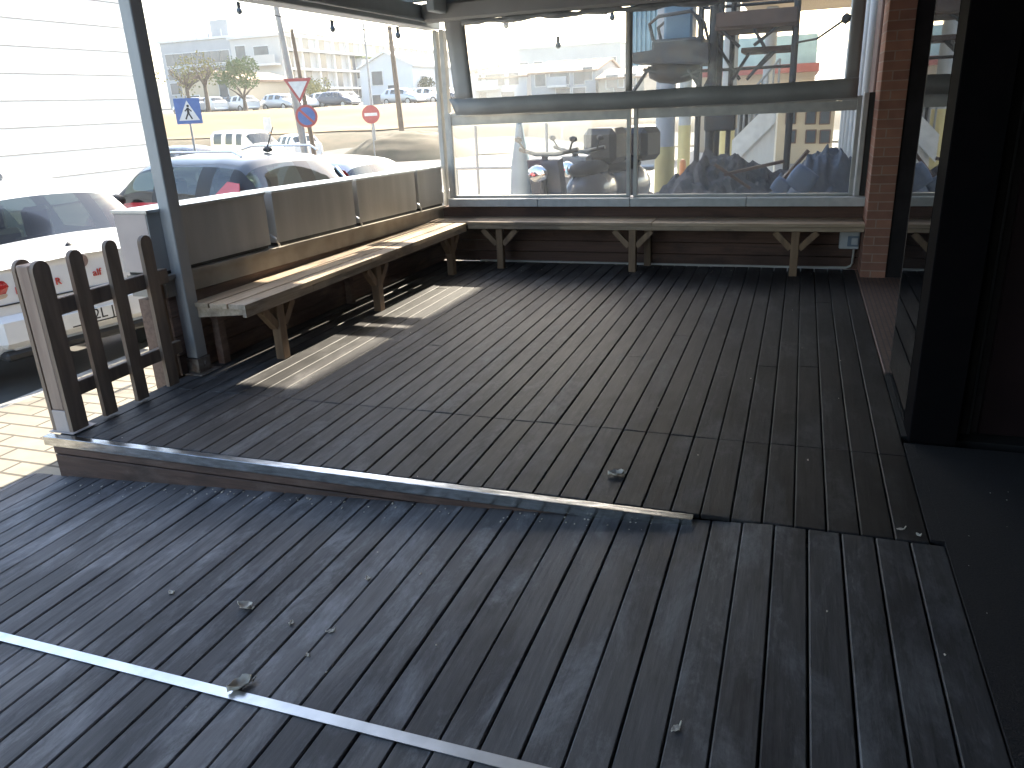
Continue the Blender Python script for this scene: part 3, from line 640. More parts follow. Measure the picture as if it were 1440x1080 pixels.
# ---- vehicles
def car(name,label,cat,body,roof=None,L=4.1,W=.88,H=1.5,kind='hatch',group=None,detail=True,glass='carglass'):
    t=thing(name,label,cat,(0,0,0),0,group)
    b=.985*H/1.5; r1=H-.03; r2=H
    # u, zb, w, belt, wr, zr
    if kind=='hatch':
        S=[(.0,.40,W*.86,b*.98,W*.72,b*.985),(.07,.30,W*.95,b*1.0,W*.76,b*1.03),(.16,.28,W*.985,b*1.01,W*.765,b*1.07),(.52,.26,W,b*1.01,W*.74,r1-.02),(.62,.25,W,b*1.01,W*.735,r1),(1.02,.24,W,b*1.0,W*.73,r2),(1.12,.24,W,b*1.0,W*.73,r2),(1.95,.24,W,b*.985,W*.70,r2),(2.05,.24,W,b*.985,W*.70,r2),(2.55,.24,W,b*.98,W*.72,r1-.03),(2.72,.24,W,b*.98,W*.73,r1-.12),(3.18,.25,W*.99,b*.97,W*.76,b*1.01),(3.28,.25,W*.985,b*.94,W*.78,b*.985),(3.85,.26,W*.93,b*.80,W*.72,b*.86),(L-.06,.30,W*.82,b*.62,W*.62,b*.66),(L,.36,W*.76,b*.50,W*.6,b*.52)]
        win_side={3:0,4:1,6:1,8:1,9:0}; rear=(2,); front=(10,)
        side=[4,6,8,9]
    elif kind=='sedan':
        S=[(.0,.42,W*.84,b*.90,W*.70,b*.93),(.08,.32,W*.94,b*.96,W*.76,b*1.0),(.40,.28,W,b*.97,W*.78,b*1.01),(.55,.28,W,b*.98,W*.77,b*1.03),(1.12,.26,W,b*.98,W*.66,r1-.03),(1.25,.25,W,b*.98,W*.66,r1),(1.75,.24,W,b*.97,W*.68,r2),(1.83,.24,W,b*.97,W*.68,r2),(2.5,.24,W,b*.97,W*.68,r2),(2.58,.24,W,b*.97,W*.68,r2),(2.95,.24,W,b*.96,W*.66,r1-.05),(3.5,.25,W*.99,b*.95,W*.75,b*.99),(3.6,.25,W*.985,b*.92,W*.78,b*.96),(4.1,.27,W*.93,b*.80,W*.72,b*.84),(L-.06,.30,W*.82,b*.62,W*.62,b*.66),(L,.36,W*.76,b*.50,W*.6,b*.52)]
        rear=(3,); front=(10,); side=[5,7,9]
    else: # van
        S=[(.0,.42,W*.93,b*1.0,W*.82,H*.93),(.06,.32,W*.97,b*1.02,W*.84,r1),(.22,.28,W,b*1.02,W*.86,r2),(1.25,.26,W,b*1.02,W*.87,r2),(1.35,.26,W,b*1.02,W*.87,r2),(2.2,.26,W,b*1.02,W*.87,r2),(2.3,.26,W,b*1.0,W*.87,r2),(2.95,.26,W,b*.98,W*.84,r1),(3.05,.26,W,b*.97,W*.83,r1-.04),(3.72,.27,W*.99,b*.94,W*.80,b*1.0),(3.82,.28,W*.98,b*.9,W*.8,b*.95),(L-.1,.3,W*.95,b*.68,W*.78,b*.74),(L,.36,W*.9,b*.55,W*.75,b*.58)]
        rear=(); front=(8,); side=[2,4,6]
    rows=[]
    for (u,zb_,w_,be,wr,zr) in S:
        rows.append([(u,0,zb_),(u,w_*.8,zb_),(u,w_,zb_+.16),(u,w_*1.01,be*.66),(u,w_*.965,be),(u,wr,zr-.045 if zr>be+.1 else zr-.01),(u,wr*.5,zr),(u,0,zr+.012)])
    n=len(rows[0]); V=[]; 
    for rw in rows: V+=rw
    nv=len(V)
    V+= [(x,-y,z) for x,y,z in V]
    Fb=[];Fr=[];Fg=[];Fp=[]
    for sgn in (0,1):
        o_=sgn*nv
        for j in range(len(rows)-1):
            for i in range(n-1):
                q=(o_+j*n+i,o_+(j+1)*n+i,o_+(j+1)*n+i+1,o_+j*n+i+1)
                if sgn: q=q[::-1]
                if (i==4 and j in side) or (i in (5,6) and (j in rear or j in front)): Fg.append(q)
                elif i==4 and roof and 2<=j<=10: Fp.append(q)
                elif i>=4 and roof and S[j][5]>S[j][3]+.03 and S[j+1][5]>S[j+1][3]+.03: Fr.append(q)
                else: Fb.append(q)
        for j,rev in ((0,0),(len(rows)-1,1)):
            q=tuple(o_+j*n+i for i in range(n)); Fb.append(q if (rev^sgn) else q[::-1])
    bm=bmesh.new(); vv=[bm.verts.new(v) for v in V]
    for k,fs in enumerate((Fb,Fr,Fg,Fp)):
        for f in fs: bm.faces.new([vv[i] for i in f]).material_index=k
    bmesh.ops.delete(bm,geom=[v for v in bm.verts if not v.link_faces],context='VERTS')
    bmesh.ops.remove_doubles(bm,verts=bm.verts[:],dist=.0005)
    me=bpy.data.meshes.new('tmp'); bm.to_mesh(me); bm.free()
    for k in range(4): me.materials.append(MT[body])
    ob_=bpy.data.objects.new('tmp',me); COL.objects.link(ob_); md=ob_.modifiers.new('s','SUBSURF'); md.levels=md.render_levels=(3 if detail else 2)
    bpy.context.view_layer.update(); me2=bpy.data.meshes.new_from_object(ob_.evaluated_get(bpy.context.evaluated_depsgraph_get())); bpy.data.objects.remove(ob_)
    for ks,nm,mm in (((0,),'body',body),((1,3),'roof',[roof,'trim'] if roof else None),((2,),'window_glass',glass)):
        ps=[p for p in me2.polygons if p.material_index in ks]
        if not ps: continue
        ids=sorted({v for p in ps for v in p.vertices}); mp_={v:i for i,v in enumerate(ids)}
        mb=MB(); mb.add([me2.vertices[v].co.copy() for v in ids],[[mp_[v] for v in p.vertices] for p in ps],True); mb.mi=[1 if p.material_index==3 else 0 for p in ps]; mb.done(nm,mm,t,False)
    wr_=.32 if H<1.7 else .31
    for u in (.78,L-.82):
        for s in (-1,1):
            yy=s*(W-.06)
            wl=MB().tube([(u,yy-s*.12,wr_-.01),(u,yy+s*.068,wr_-.01)],[wr_,wr_],20).done('wheel','tyre',t,False)
            MB().tube([(u,yy+s*.069,wr_-.01),(u,yy+s*.076,wr_-.01)],[wr_*.68,wr_*.62],12).done('rim','rim',wl,False)
    if detail:
        for u in (1.25,2.15):
            for yy in (-.36,.36):
                mb=MB(); mb.box(u,u+.17,yy-.24,yy+.24,.55,1.02,bev=.05); mb.box(u+.04,u+.12,yy-.12,yy+.12,1.0,1.27,bev=.05); mb.done('seat','seat',t,False)
    return t
def rear_bits(t,W,H,body,cx=0):
    b=.985*H/1.5
    for s in (-1,1):
        mb=MB(); mb.ico((.045,s*W*.74,b*.86),.16,2,(.42,1.0,.55)); o=mb.done('tail_light','redlight',t,False)
        MB().ico((.025,s*W*.70,b*.80),.08,2,(.42,1.2,.42)).done('reversing_lamp','amberlight',o,False)
    MB().box(-.035,.2,-W*.78,W*.78,.33,.40,bev=.02).done('bumper_trim','trim',t,False)

HW=R(165)
cw=car('parked_car','white hatchback parked tail-on behind the picket fence','car','p_white',L=4.15,W=.88,H=1.53,group='cars parked nose-out along the kerb')
rear_bits(cw,.88,1.53,'p_white')
MB().box(-.045,.05,-.70,.70,.42,.66,bev=.05).done('bumper','p_white',cw,False)
mb=MB().box(-.060,-.046,-.265,.265,.47,.585,bev=.003); pl=mb.done('number_plate','plate',cw,False)
def surf(t,y,z):
    bpy.context.view_layer.update()
    for ch in t.children:
        if ch.name.split('.')[0]=='body':
            h,l,n_,i=ch.ray_cast(Vector((-1,y,z)),Vector((1,0,0)))
            if h: return l.x
    return 0
RM=Matrix(((0,0,-1,0),(-1,0,0,0),(0,1,0,0),(0,0,0,1)))   # text facing -x (the rear), reading left to right from behind
text_mesh('C 2L J',.115,Matrix.Translation((-.0605,0,.535))@RM,'ink','plate_number',pl)
MB().box(-.0615,-.0602,-.20,.20,.476,.486).done('plate_line','ink',pl,False)
text_mesh('BAR',.075,Matrix.Translation((surf(cw,.44,.82)-.002,.44,.82))@RM,'redink','red_lettering',cw,.008)
text_mesh('R',.075,Matrix.Translation((surf(cw,.20,.83)-.002,.20,.83))@RM,'redink','red_lettering',cw,.008)
text_mesh('alf',.075,Matrix.Translation((surf(cw,-.10,.84)-.002,-.10,.84))@RM,'redink','red_lettering',cw,.008)
text_mesh('ALA',.055,Matrix.Translation((surf(cw,-.42,.84)-.002,-.42,.84))@RM,'ink','small_lettering',cw,.008) if False else None
MB().box(surf(cw,-.45,.74)-.012,.1,-.53,-.37,.70,.735,bev=.004).done('badge','trim',cw,False)
mb=MB(); mb.tube([(.02,-.86,.74),(surf(cw,-.6,.735)-.004,-.6,.735),(surf(cw,0,.735)-.004,0,.735),(surf(cw,.6,.735)-.004,.6,.735),(.02,.86,.74)],.006,6); mb.done('tailgate_seam','trim',cw,False)
MB().tube([(surf(cw,0,.95)-.012,.0,.95),(surf(cw,0,.95)+.02,.0,.95)],.05,20).done('emblem','chrome',cw,False)
mb=MB(); mb.bar((.155,-.02,1.055),(.22,-.52,1.10),.03,.03); mb.ico((.14,0,1.05),.05,1,(1,1.2,.7)); mb.done('wiper','trim',cw,False)
mb=MB(); mb.ico((1.05,0,1.56),.11,2,(1,.28,.65)); mb.done('roof_aerial','p_grey',cw,False)
cw.location=(-5.12,4.46,-.43); cw.rotation_euler=(0,0,HW)

sv=thing_sv=car('parked_car','red two-tone crossover with grey roof and roof aerial, parked behind the planter boxes','car','p_red','p_roof',L=4.2,W=.9,H=1.56,group='cars parked nose-out along the kerb')
rear_bits(sv,.9,1.56,'p_red')
for s in (-1,1):
    MB().tube([(.62,s*.56,1.545),(.75,s*.575,1.60),(1.9,s*.59,1.60),(2.1,s*.58,1.56)],.014,8).done('roof_rail','chrome',sv,False)
    MB().hexa([(.30,s*.905-.004,1.035),(.95,s*.905-.004,1.035),(.95,s*.905+.004,1.035),(.30,s*.905+.004,1.035),(.42,s*.79-.004,1.28),(.62,s*.79-.004,1.30),(.62,s*.79+.004,1.30),(.42,s*.79+.004,1.28)]).done('quarter_panel','p_red',sv,False)
    MB().ico((2.62,s*.98,1.06),.11,2,(.7,1,.7)).done('wing_mirror','trim',sv,False)
mb=MB(); mb.ico((.85,0,1.59),.085,2,(1,.35,.4)); mb.tube([(.86,0,1.60),(.70,0,1.84)],[.010,.005],6); mb.done('roof_aerial','trim',sv,False)
mb=MB(); mb.tube([(.10,-.25,1.085),(.11,-.52,1.095),(.20,-.625,1.15),(.40,-.63,1.33)],.022,10); o=mb.done('glint_bar','glint_chrome',sv,False)  # chrome bar added at the rear corner to throw a sun glint
sv.location=(-5.15,7.9,-.47); sv.rotation_euler=(0,0,HW)

ss_=car('parked_car','silver saloon parked beyond the crossover, mostly hidden by the planter boxes','car','p_silver',L=4.5,W=.89,H=1.45,kind='sedan',group='cars parked nose-out along the kerb')
rear_bits(ss_,.89,1.45,'p_silver'); ss_.location=(-5.3,10.9,-.62); ss_.rotation_euler=(0,0,R(162))

def place(t,px,py,r,rz,dz=0):
    p=atr(px,py,r); t.location=(p.x,p.y,hgt(p.x,p.y)+dz); t.rotation_euler=(0,0,rz)
vn=car('delivery_van','cream panel van parked across the road, below the yield sign','van','p_cream',L=4.4,W=.82,H=1.9,kind='van')
for s in (-1,1): MB().tube([(.78,s*.86,.30),(.78,s*.865,.30)],.40,20).done('wheel_arch','trim',vn,False)
place(vn,318,215,42,R(-22))
dk=car('parked_car','dark blue car between the white hall and the cream van','car','p_dark',L=4.2,W=.88,H=1.48)
place(dk,232,215,37,R(-15))
wc=car('parked_car','white hatchback nosing out behind the cream van','car','p_white',L=4.0,W=.86,H=1.5)
place(wc,435,216,44,R(145))
# far row of parked cars on the street beyond the field
far=[]
names=[('p_white','white'),('p_silver','silver'),('p_dark','dark'),('p_grey','grey')]
protos={k:car('parked_car','x','car',k,H=1.47,group='cars parked on the street beyond the field',detail=False) for k,_ in names}
used=set()
spots=[(292,'p_silver','silver car parked in front of the cream house, leftmost of the far row'),(313,'p_white','white car second in the far row, below the cream house'),(333,'p_grey','grey car under the small green tree in the far row'),
(358,'p_white','white car in the far row right of the green tree'),(378,'p_silver','silver car in the far row left of the yield sign'),(398,'p_white','white car of the far row directly behind the yield sign pole'),
(455,'p_dark','dark car below the yellow shrub in the far row'),(474,'p_white','white car below the green hoarding side of the flats'),(500,'p_grey','grey car between the flats and the white house'),(545,'p_silver','silver car in front of the white gabled house'),
(582,'p_white','white car under the terrace of the row houses'),(604,'p_dark','dark car seen beside the corner post'),]
for px,k,lab in spots:
    t=protos[k] if k not in used else dup(protos[k]); used.add(k)
    t['label']=lab; place(t,px,160,78+random.uniform(-1.5,1.5),R(random.choice([165,-15])+random.uniform(-5,5)),.0)
for k in protos:
    if k not in used: bpy.data.objects.remove(protos[k])

# ---- signs and poles
def facing(p): return math.atan2(-p.x,p.y)   # rotation so local -y looks at the terrace
def pole(name,lab,cat,px,pybase,pytop,r,rad,m='lamp',lean=0,group=None):
    p=atr(px,pybase,r); z0=hgt(p.x,p.y); top=atr(px,pytop,r); t=thing(name,lab,cat,(p.x,p.y,z0),facing(p),group)
    h=top.z-z0; MB().tube([(0,0,-.3),(lean*h*.5,0,h*.5),(lean*h,0,h)],[rad,rad*.85,rad*.65],10).done('pole',m,t,False)
    return t,h,r/FPX*1.13
def disc(mb,cx,cz,r,y0,y1,n=32): 
    return mb.prism([(cx+r*math.cos(2*PI*k/n),cz+r*math.sin(2*PI*k/n)) for k in range(n)],y1-y0,Matrix(((1,0,0,0),(0,0,1,y0),(0,1,0,0),(0,0,0,1))))
def poly(mb,pts,y0,y1): return mb.prism(pts,y1-y0,Matrix(((1,0,0,0),(0,0,1,y0),(0,1,0,0),(0,0,0,1))))
t,h,_=pole('crossing_sign','blue square pedestrian crossing sign on a pole beside the white hall','road sign',276,222,134,22,.035)
zc=h-.36; s=.30
pb=poly(MB(),[(-s,zc-s),(s,zc-s),(s,zc+s),(-s,zc+s)],-.06,-.045).done('sign_plate','blue',t,False)
poly(MB(),[(-.24,zc-.22),(.24,zc-.22),(0,zc+.25)],-.0635,-.0605).done('white_triangle','sgnwhite',pb,False)
mb=MB(); disc(mb,.01,zc+.12,.03,-.068,-.064); y0,y1=-.068,-.064
for a,b,w_ in (((.0,zc+.08),(.0,zc-.05),.055),((.0,zc-.04),(.07,zc-.19),.035),((-.005,zc-.04),(-.08,zc-.19),.035),((.0,zc+.07),(.08,zc-.01),.028),((.0,zc+.07),(-.075,zc+.0),.028)):
    a=Vector(a); b=Vector(b); d=(b-a).normalized(); q=Vector((-d.y,d.x))*w_/2
    poly(mb,[tuple(a+q),tuple(b+q),tuple(b-q),tuple(a-q)],y0,y1)
mb.done('walking_figure','ink',pb,False)
t,h,_=pole('yield_sign','white and red yield triangle above a round no parking sign, left of centre','road sign',432,222,108,26,.05)
def tri(k,zc): return [(-.5*k,zc+.30*k),(.5*k,zc+.30*k),(0,zc-.56*k)]
zt=h-.28; a=poly(MB(),tri(.82,zt)[::-1],-.09,-.075).done('triangle_plate','red',t,False); poly(MB(),tri(.56,zt-.01)[::-1],-.0935,-.0905).done('triangle_field','sgnwhite',a,False)
zt=h-1.12; a=disc(MB(),.14,zt,.33,-.09,-.075).done('round_plate','red',t,False); disc(MB(),.14,zt,.26,-.0935,-.0905).done('round_field','blue',a,False)
mb=MB(); q=.26*.72; poly(mb,[(.14-q-.025,zt+q-.025),(.14-q+.025,zt+q+.025),(.14+q+.025,zt-q+.025),(.14+q-.025,zt-q-.025)],-.097,-.0938); mb.done('red_bar','red',a,False)
t,h,_=pole('no_entry_sign','small round red no entry sign on a thin pole in front of the field','road sign',527,216,150,40,.035)
a=disc(MB(),0,h-.34,.42,-.08,-.065).done('round_plate','red',t,False); poly(MB(),[(-.3,h-.41),(.3,h-.41),(.3,h-.27),(-.3,h-.27)],-.0835,-.0805).done('white_bar','sgnwhite',a,False)
t,h,_=pole('utility_pole','tall concrete utility pole behind the yield sign','pole',434,222,4,31,.15,'concrete_pole',-.075,'tall poles along the street')
t,h,_=pole('utility_pole','slimmer wooden pole just right of the yield sign','pole',445,222,40,33,.10,'woodpole',-.06,'tall poles along the street')
t,h,_=pole('utility_pole','wooden pole standing on the earth mound right of centre','pole',566,190,36,48,.17,'woodpole',-.035,'tall poles along the street')
t,h,_=pole('street_lamp','thin street lamp with a small curved head behind the no entry sign','street lamp',528,205,34,44,.07)
mb=MB(); mb.tube([(0,0,h),(-.1,0,h+.35),(-.5,0,h+.5)],.05,8); mb.done('arm','lamp',t,False); MB().box(-1.05,-.45,-.12,.12,h+.42,h+.56,bev=.04).done('lamp_head','lamp',t,False)
t,h,_=pole('ticket_machine_post','small pale post with a square board beside the cream van','sign',382,215,165,34,.04)
MB().box(-.14,.14,-.06,-.03,h-.55,h,bev=.01).done('board','sgnwhite',t,False)

# earth mound
def mound(name,px,r,rx,ry,h,m,lab,cat,seed=0,n=28,kind=None,jag=.25,dz=-.1,az=None):
    if m!='bank': n=34
    p=atr(px,180,r); z=hgt(p.x,p.y)+dz; mb=MB(); V=[];F=[]; K=36 if m=='bank' else 72
    V.append((p.x,p.y,z+h))
    for j in range(1,n+1):
        t=j/n
        for k in range(K):
            a=2*PI*k/K; x=rx*t*math.cos(a); y=ry*t*math.sin(a)
            zz=h*(1-t**(2 if m=='bank' else 3.5))+jag*h*noise.noise(Vector((x*1.3+seed,y*1.3,seed)))*(1-t)**.3+.5*jag*h*noise.noise(Vector((x*4+seed,y*4,seed)))*(1-t)**.5+(0 if m=='bank' else .09*noise.cell(Vector((x*9+seed,y*9,seed)))+.05*noise.noise(Vector((x*15,y*15,seed))))*(1-t**4)
            V.append((p.x+x,p.y+y,z+max(-.1,zz)))
    for k in range(K): F.append((0,1+k,1+(k+1)%K))
    for j in range(n-1):
        for k in range(K): a=1+j*K; F.append((a+k,a+K+k,a+K+(k+1)%K,a+(k+1)%K))
    mb.add(V,F,m!='rubble'); o=mb.done(name,m)
    if kind: o['kind']=kind
    else: tag(o,lab,cat)
    return o
mound('earth_mound',575,45,4.2,4,1.35,'bank','dark earth mound at the foot of the wooden pole','mound',3,jag=.08)

# ---- trees
def tree(name,lab,px,pyb,r,h,cr,m,trunk=.5,n=420,bare=False,group='trees beyond the field'):
    p=atr(px,pyb,r); z=hgt(p.x,p.y)-.1; t=thing(name,lab,'tree',(p.x,p.y,z),0,group)
    mb=MB(); mb.tube([(0,0,0),(.05,0,h*trunk*.5),(0,.05,h*trunk)],[.22,.17,.13],8); tips=[]
    for k in range(9 if bare else 6):
        a=2*PI*k/7+random.uniform(-.3,.3); e=random.uniform(.5,1.2); L_=cr*random.uniform(.6,1)
        q=Vector((math.cos(a)*math.cos(e),math.sin(a)*math.cos(e),math.sin(e)))*L_; b=Vector((0,0,h*trunk*random.uniform(.8,1)))
        mb.tube([b,b+q*.5+Vector((0,0,.1)),b+q],[.09,.06,.025],6); tips.append(b+q)
        if bare:
            for _ in range(3): d=Vector((random.uniform(-1,1),random.uniform(-1,1),random.uniform(.2,1)))*cr*.35; mb.tube([b+q*.8,b+q*.8+d],[.035,.012],5)
    mb.done('trunk','trunk',t,False)
    fb=MB(); cz=h-cr*.75
    cl=[]
    for _ in range(11): 
        d=Vector((random.gauss(0,1),random.gauss(0,1),random.gauss(0,.8))).normalized()*random.uniform(.35,1)*cr; cl.append((Vector((d.x,d.y,cz+d.z*.8)),cr*random.uniform(.28,.5)))
    for _ in range(n):
        c_,rr=random.choice(cl); d=Vector((random.gauss(0,1),random.gauss(0,1),random.gauss(0,1))).normalized()*rr*random.uniform(.6,1.05)
        q=c_+d; s=cr*random.uniform(.035,.07); a=Vector((random.uniform(-1,1),random.uniform(-1,1),random.uniform(-1,1))).normalized(); b=a.orthogonal().normalized()
        fb.add([q-a*s,q+b*s*.7,q+a*s,q-b*s*.7],[(0,1,2,3)])
    fb.done('crown',m,t,False); return t
tree('pollarded_tree','bare pollarded tree with few leaves left of the cream house',268,160,74,4.4,1.8,'leafy',.55,260,True)
tree('pollarded_tree','bare pollarded tree with orange leaves in front of the cream house',294,160,75,4.8,2.0,'leafy',.55,420,True)
tree('leafy_tree','small bright green tree between the cream house and the flats',346,160,73,4.3,1.7,'leafg',.3,2200)
tree('leafy_tree','rounded dark tree beside the yield sign pole',426,160,84,3.4,1.3,'leafd',.3,1500)
tree('shrub','yellow-green bush at the foot of the long flats',449,160,82,3.0,1.6,'leafy',.2,1500)
tree('shrub','low dark hedge bush right of the white house',600,158,86,3.0,1.8,'leafd',.2,1200)

# ---- buildings beyond the field
def building(name,lab,px0,px1,pyt,pyb,r,depth,wall,wins=(),side_wins=(),roof='flat',roofm='w_slab',side='right',group=None,z0=None,frame='paint_white',balc=(),label_wall=None):
    """front faces -y (the terrace); corners at px0..px1 on a wall standing at distance r"""
    pm=atr((px0+px1)/2,pyb,r); Y=pm.y; a=aty(px0,pyb,Y); b=aty(px1,pyb,Y); top=aty((px0+px1)/2,pyt,Y).z; zb_=min(hgt(pm.x,pm.y),a.z)-1
    t=thing(name,lab,'building',((a.x+b.x)/2,Y,hgt(pm.x,pm.y)),0,group)
    x0,x1=a.x,b.x; zg=aty((px0+px1)/2,pyb,Y).z
    if roof=='gable_side':   # ridge along y, gable towards the terrace
        xm=(x0+x1)/2; hh=(top-zg)*.78+zg
        mb=MB(); mb.prism([(x0,zb_),(x1,zb_),(x1,hh),(xm,top),(x0,hh)],depth,Matrix(((1,0,0,0),(0,0,1,Y),(0,1,0,0),(0,0,0,1)))); mb.done('wall',wall,t)
        mb=MB()
        for xa,za,xb_,zb2 in ((x0-.25,hh-.12,xm,top+.02),(xm,top+.02,x1+.25,hh-.12)): mb.hexa([(xa,Y-.25,za),(xb_,Y-.25,zb2),(xb_,Y+depth+.2,zb2),(xa,Y+depth+.2,za),(xa,Y-.25,za+.2),(xb_,Y-.25,zb2+.2),(xb_,Y+depth+.2,zb2+.2),(xa,Y+depth+.2,za+.2)])
        mb.done('roof',roofm,t)
    elif roof=='gable_front':  # ridge along x
        ym=Y+depth/2; hh=(top-zg)*.75+zg
        mb=MB(); mb.prism([(Y,zb_),(Y+depth,zb_),(Y+depth,hh),(ym,top),(Y,hh)],x1-x0,Matrix(((0,0,1,x0),(1,0,0,0),(0,1,0,0),(0,0,0,1)))); mb.done('wall',wall,t)
        mb=MB()
        for ya,za,yb,zb2 in ((Y-.4,hh-.15,ym,top+.02),(ym,top+.02,Y+depth+.4,hh-.15)): mb.hexa([(x0-.3,ya,za),(x1+.3,ya,za),(x1+.3,yb,zb2),(x0-.3,yb,zb2),(x0-.3,ya,za+.2),(x1+.3,ya,za+.2),(x1+.3,yb,zb2+.2),(x0-.3,yb,zb2+.2)])
        mb.done('roof',roofm,t)
    else:
        MB().box(x0,x1,Y,Y+depth,zb_,top).done('wall',wall,t)
        mb=MB(); mb.box(x0-.25,x1+.25,Y-.25,Y+depth+.25,top+.002,top+.3,bev=.03); mb.done('roof',roofm,t)
    H_=top-zg; W_=x1-x0
    def window(cx,cz,w_,h_,front=True,m=None):
        if front: fr_=MB().box(cx-w_/2-.08,cx+w_/2+.08,Y-.06,Y-.002,cz-h_/2-.08,cz+h_/2+.08,bev=.02).done('window',frame,t); MB().box(cx-w_/2,cx+w_/2,Y-.085,Y-.062,cz-h_/2,cz+h_/2).done('pane',m or 'winglass',fr_)
        else: fr_=MB().box(x1+.002,x1+.06,cx-w_/2-.08,cx+w_/2+.08,cz-h_/2-.08,cz+h_/2+.08,bev=.02).done('window',frame,t); MB().box(x1+.062,x1+.085,cx-w_/2,cx+w_/2,cz-h_/2,cz+h_/2).done('pane',m or 'winglass',fr_)
    for (fx_,fz_,w_,h_) in wins: window(x0+W_*fx_,zg+H_*fz_,w_,h_)
    for (fy_,fz_,w_,h_) in side_wins: window(Y+depth*fy_,zg+H_*fz_,w_,h_,False)
    for (f0,f1,fz_,dd) in balc:
        bl=MB().box(x0+W_*f0,x0+W_*f1,Y-dd,Y-.003,zg+H_*fz_,zg+H_*fz_+.22,bev=.02).done('balcony','w_slab',t)
        MB().box(x0+W_*f0+.03,x0+W_*f1-.03,Y-dd+.03,Y-dd+.09,zg+H_*fz_+.222,zg+H_*fz_+1.1).done('parapet',wall,bl)
    return t,x0,x1,Y,zg,top
b1=building('apartment_block','grey blue block of flats behind the cream house, with a stair tower',240,338,56,150,125,16,'w_grey',[(.12+.13*k,.30+.22*j,1.5,1.5) for k in range(7) for j in range(3)],roof='flat',balc=[(.3,.55,.30,.9),(.3,.55,.52,.9)])
t,x0,x1,Y,zg,top=b1; MB().box(x0+(x1-x0)*.62,x0+(x1-x0)*.86,Y+2,Y+8,top+.3,top+2.6).done('stair_tower','w_grey',t)
for k in range(5): MB().tube([(x0+1.5+2.1*k,Y+1,top+.3),(x0+1.5+2.1*k,Y+1,top+1.0+.3*(k%3))],.14,8).done('chimney','w_grey',t)
b2=building('apartment_block','pale corner block of flats with rows of tall sunlit windows on its long side',338,406,52,158,98,46,'w_pale',[(.2,.82,1.3,1.4),(.62,.80,1.9,1.3),(.25,.55,1.2,1.3),(.2,.24,1.5,1.2),(.7,.22,1.3,1.4)],[(.03+.074*k,.17+.255*j,1.5,2.1) for j in range(4) for k in range(13)],balc=[(.42,.98,.62,1.1),(.42,.98,.36,1.1)])
t,x0,x1,Y,zg,top=b2
for j in range(4): MB().box(x1+.003,x1+.75,Y+.5,Y+45,zg+(top-zg)*(.045+.255*j),zg+(top-zg)*(.045+.255*j)+.25).done('floor_slab','w_slab',t)
for k in range(14): MB().box(x1+.004,x1+.35,Y+.1+3.4*k,Y+.45+3.4*k,zg+1.2,top-.05).done('wall_pier','w_slab',t)
building('house','small cream house with tiled roofs in front of the grey flats',262,344,102,160,82,9,'w_cream',[(.2,.3,1.1,1.2),(.72,.62,.9,1.2),(.72,.2,1.0,1.8)],roof='gable_side',roofm='tileroof')
building('house','plain white gabled house right of the long flats',512,585,74,160,86,12,'w_white',[(.33,.60,1.2,1.3),(.62,.36,1.2,1.3),(.30,.16,1.1,1.9),(.66,.14,1.6,1.0)],[(.2,.5,1.2,1.2),(.5,.5,1.2,1.2)],roof='gable_side',roofm='w_slab')
b5=building('row_house','pale terrace of row houses stepping back with dark chimneys',584,648,90,158,96,26,'w_white',[(.2,.75,1.2,1.3),(.5,.75,1.2,1.3),(.8,.75,1.2,1.3),(.2,.3,1.6,1.4),(.6,.3,1.6,1.4)],[(.1+.2*k,.7,1.2,1.3) for k in range(4)],roof='gable_front',roofm='tileroof',balc=[(.05,.9,.5,1.4)],group='terraced houses beyond the field')
t,x0,x1,Y,zg,top=b5
for k in range(4): MB().box(x0+1+2.2*k,x0+1.8+2.2*k,Y+5,Y+5.8,top-1.0,top+1.0).done('chimney','w_beige',t)
building('row_house','white house seen through the left part of the clear curtain',656,742,92,158,100,14,'w_white',[(.2,.7,1.3,1.3),(.5,.7,2.4,1.3),(.8,.7,1.2,1.3),(.25,.3,1.6,1.4),(.7,.3,1.6,1.4)],roof='gable_front',roofm='tileroof',balc=[(.1,.6,.48,1.2)],group='terraced houses beyond the field')
building('row_house','wide pale house with a tiled roof in the middle of the clear curtain',748,838,84,150,92,14,'w_grey',[(.15,.6,1.2,1.3),(.45,.62,2.2,1.3),(.75,.6,1.2,1.3),(.88,.68,1.0,1.3),(.5,.25,1.6,1.4),(.75,.25,1.4,1.4)],[(.3,.6,1.2,1.3)],roof='gable_front',roofm='tileroof',balc=[(.3,.6,.42,1.2)],group='terraced houses beyond the field')
building('row_house','beige house right of the wide pale house, beside the curtain seam',842,905,96,148,88,12,'w_beige',[(.3,.65,1.2,1.3),(.7,.65,1.2,1.3),(.5,.28,1.4,1.4)],roof='gable_front',roofm='tileroof',group='terraced houses beyond the field')
building('apartment_block','distant grey block on the rise behind the row houses',690,872,66,150,150,16,'w_grey',[(.06+.11*k,.5+.2*j,1.5,1.5) for k in range(9) for j in range(2)],roof='flat')
building('apartment_block','low white building between the long flats and the gabled house, with a green edge',496,516,82,160,110,20,'w_white',[(.5,.75,1.2,1.4),(.5,.4,1.2,1.4)],roof='flat',roofm='leafg')
# ================================================================== BEYOND THE BACK GLAZING
GZ=lambda p: hgt(p.x,p.y)
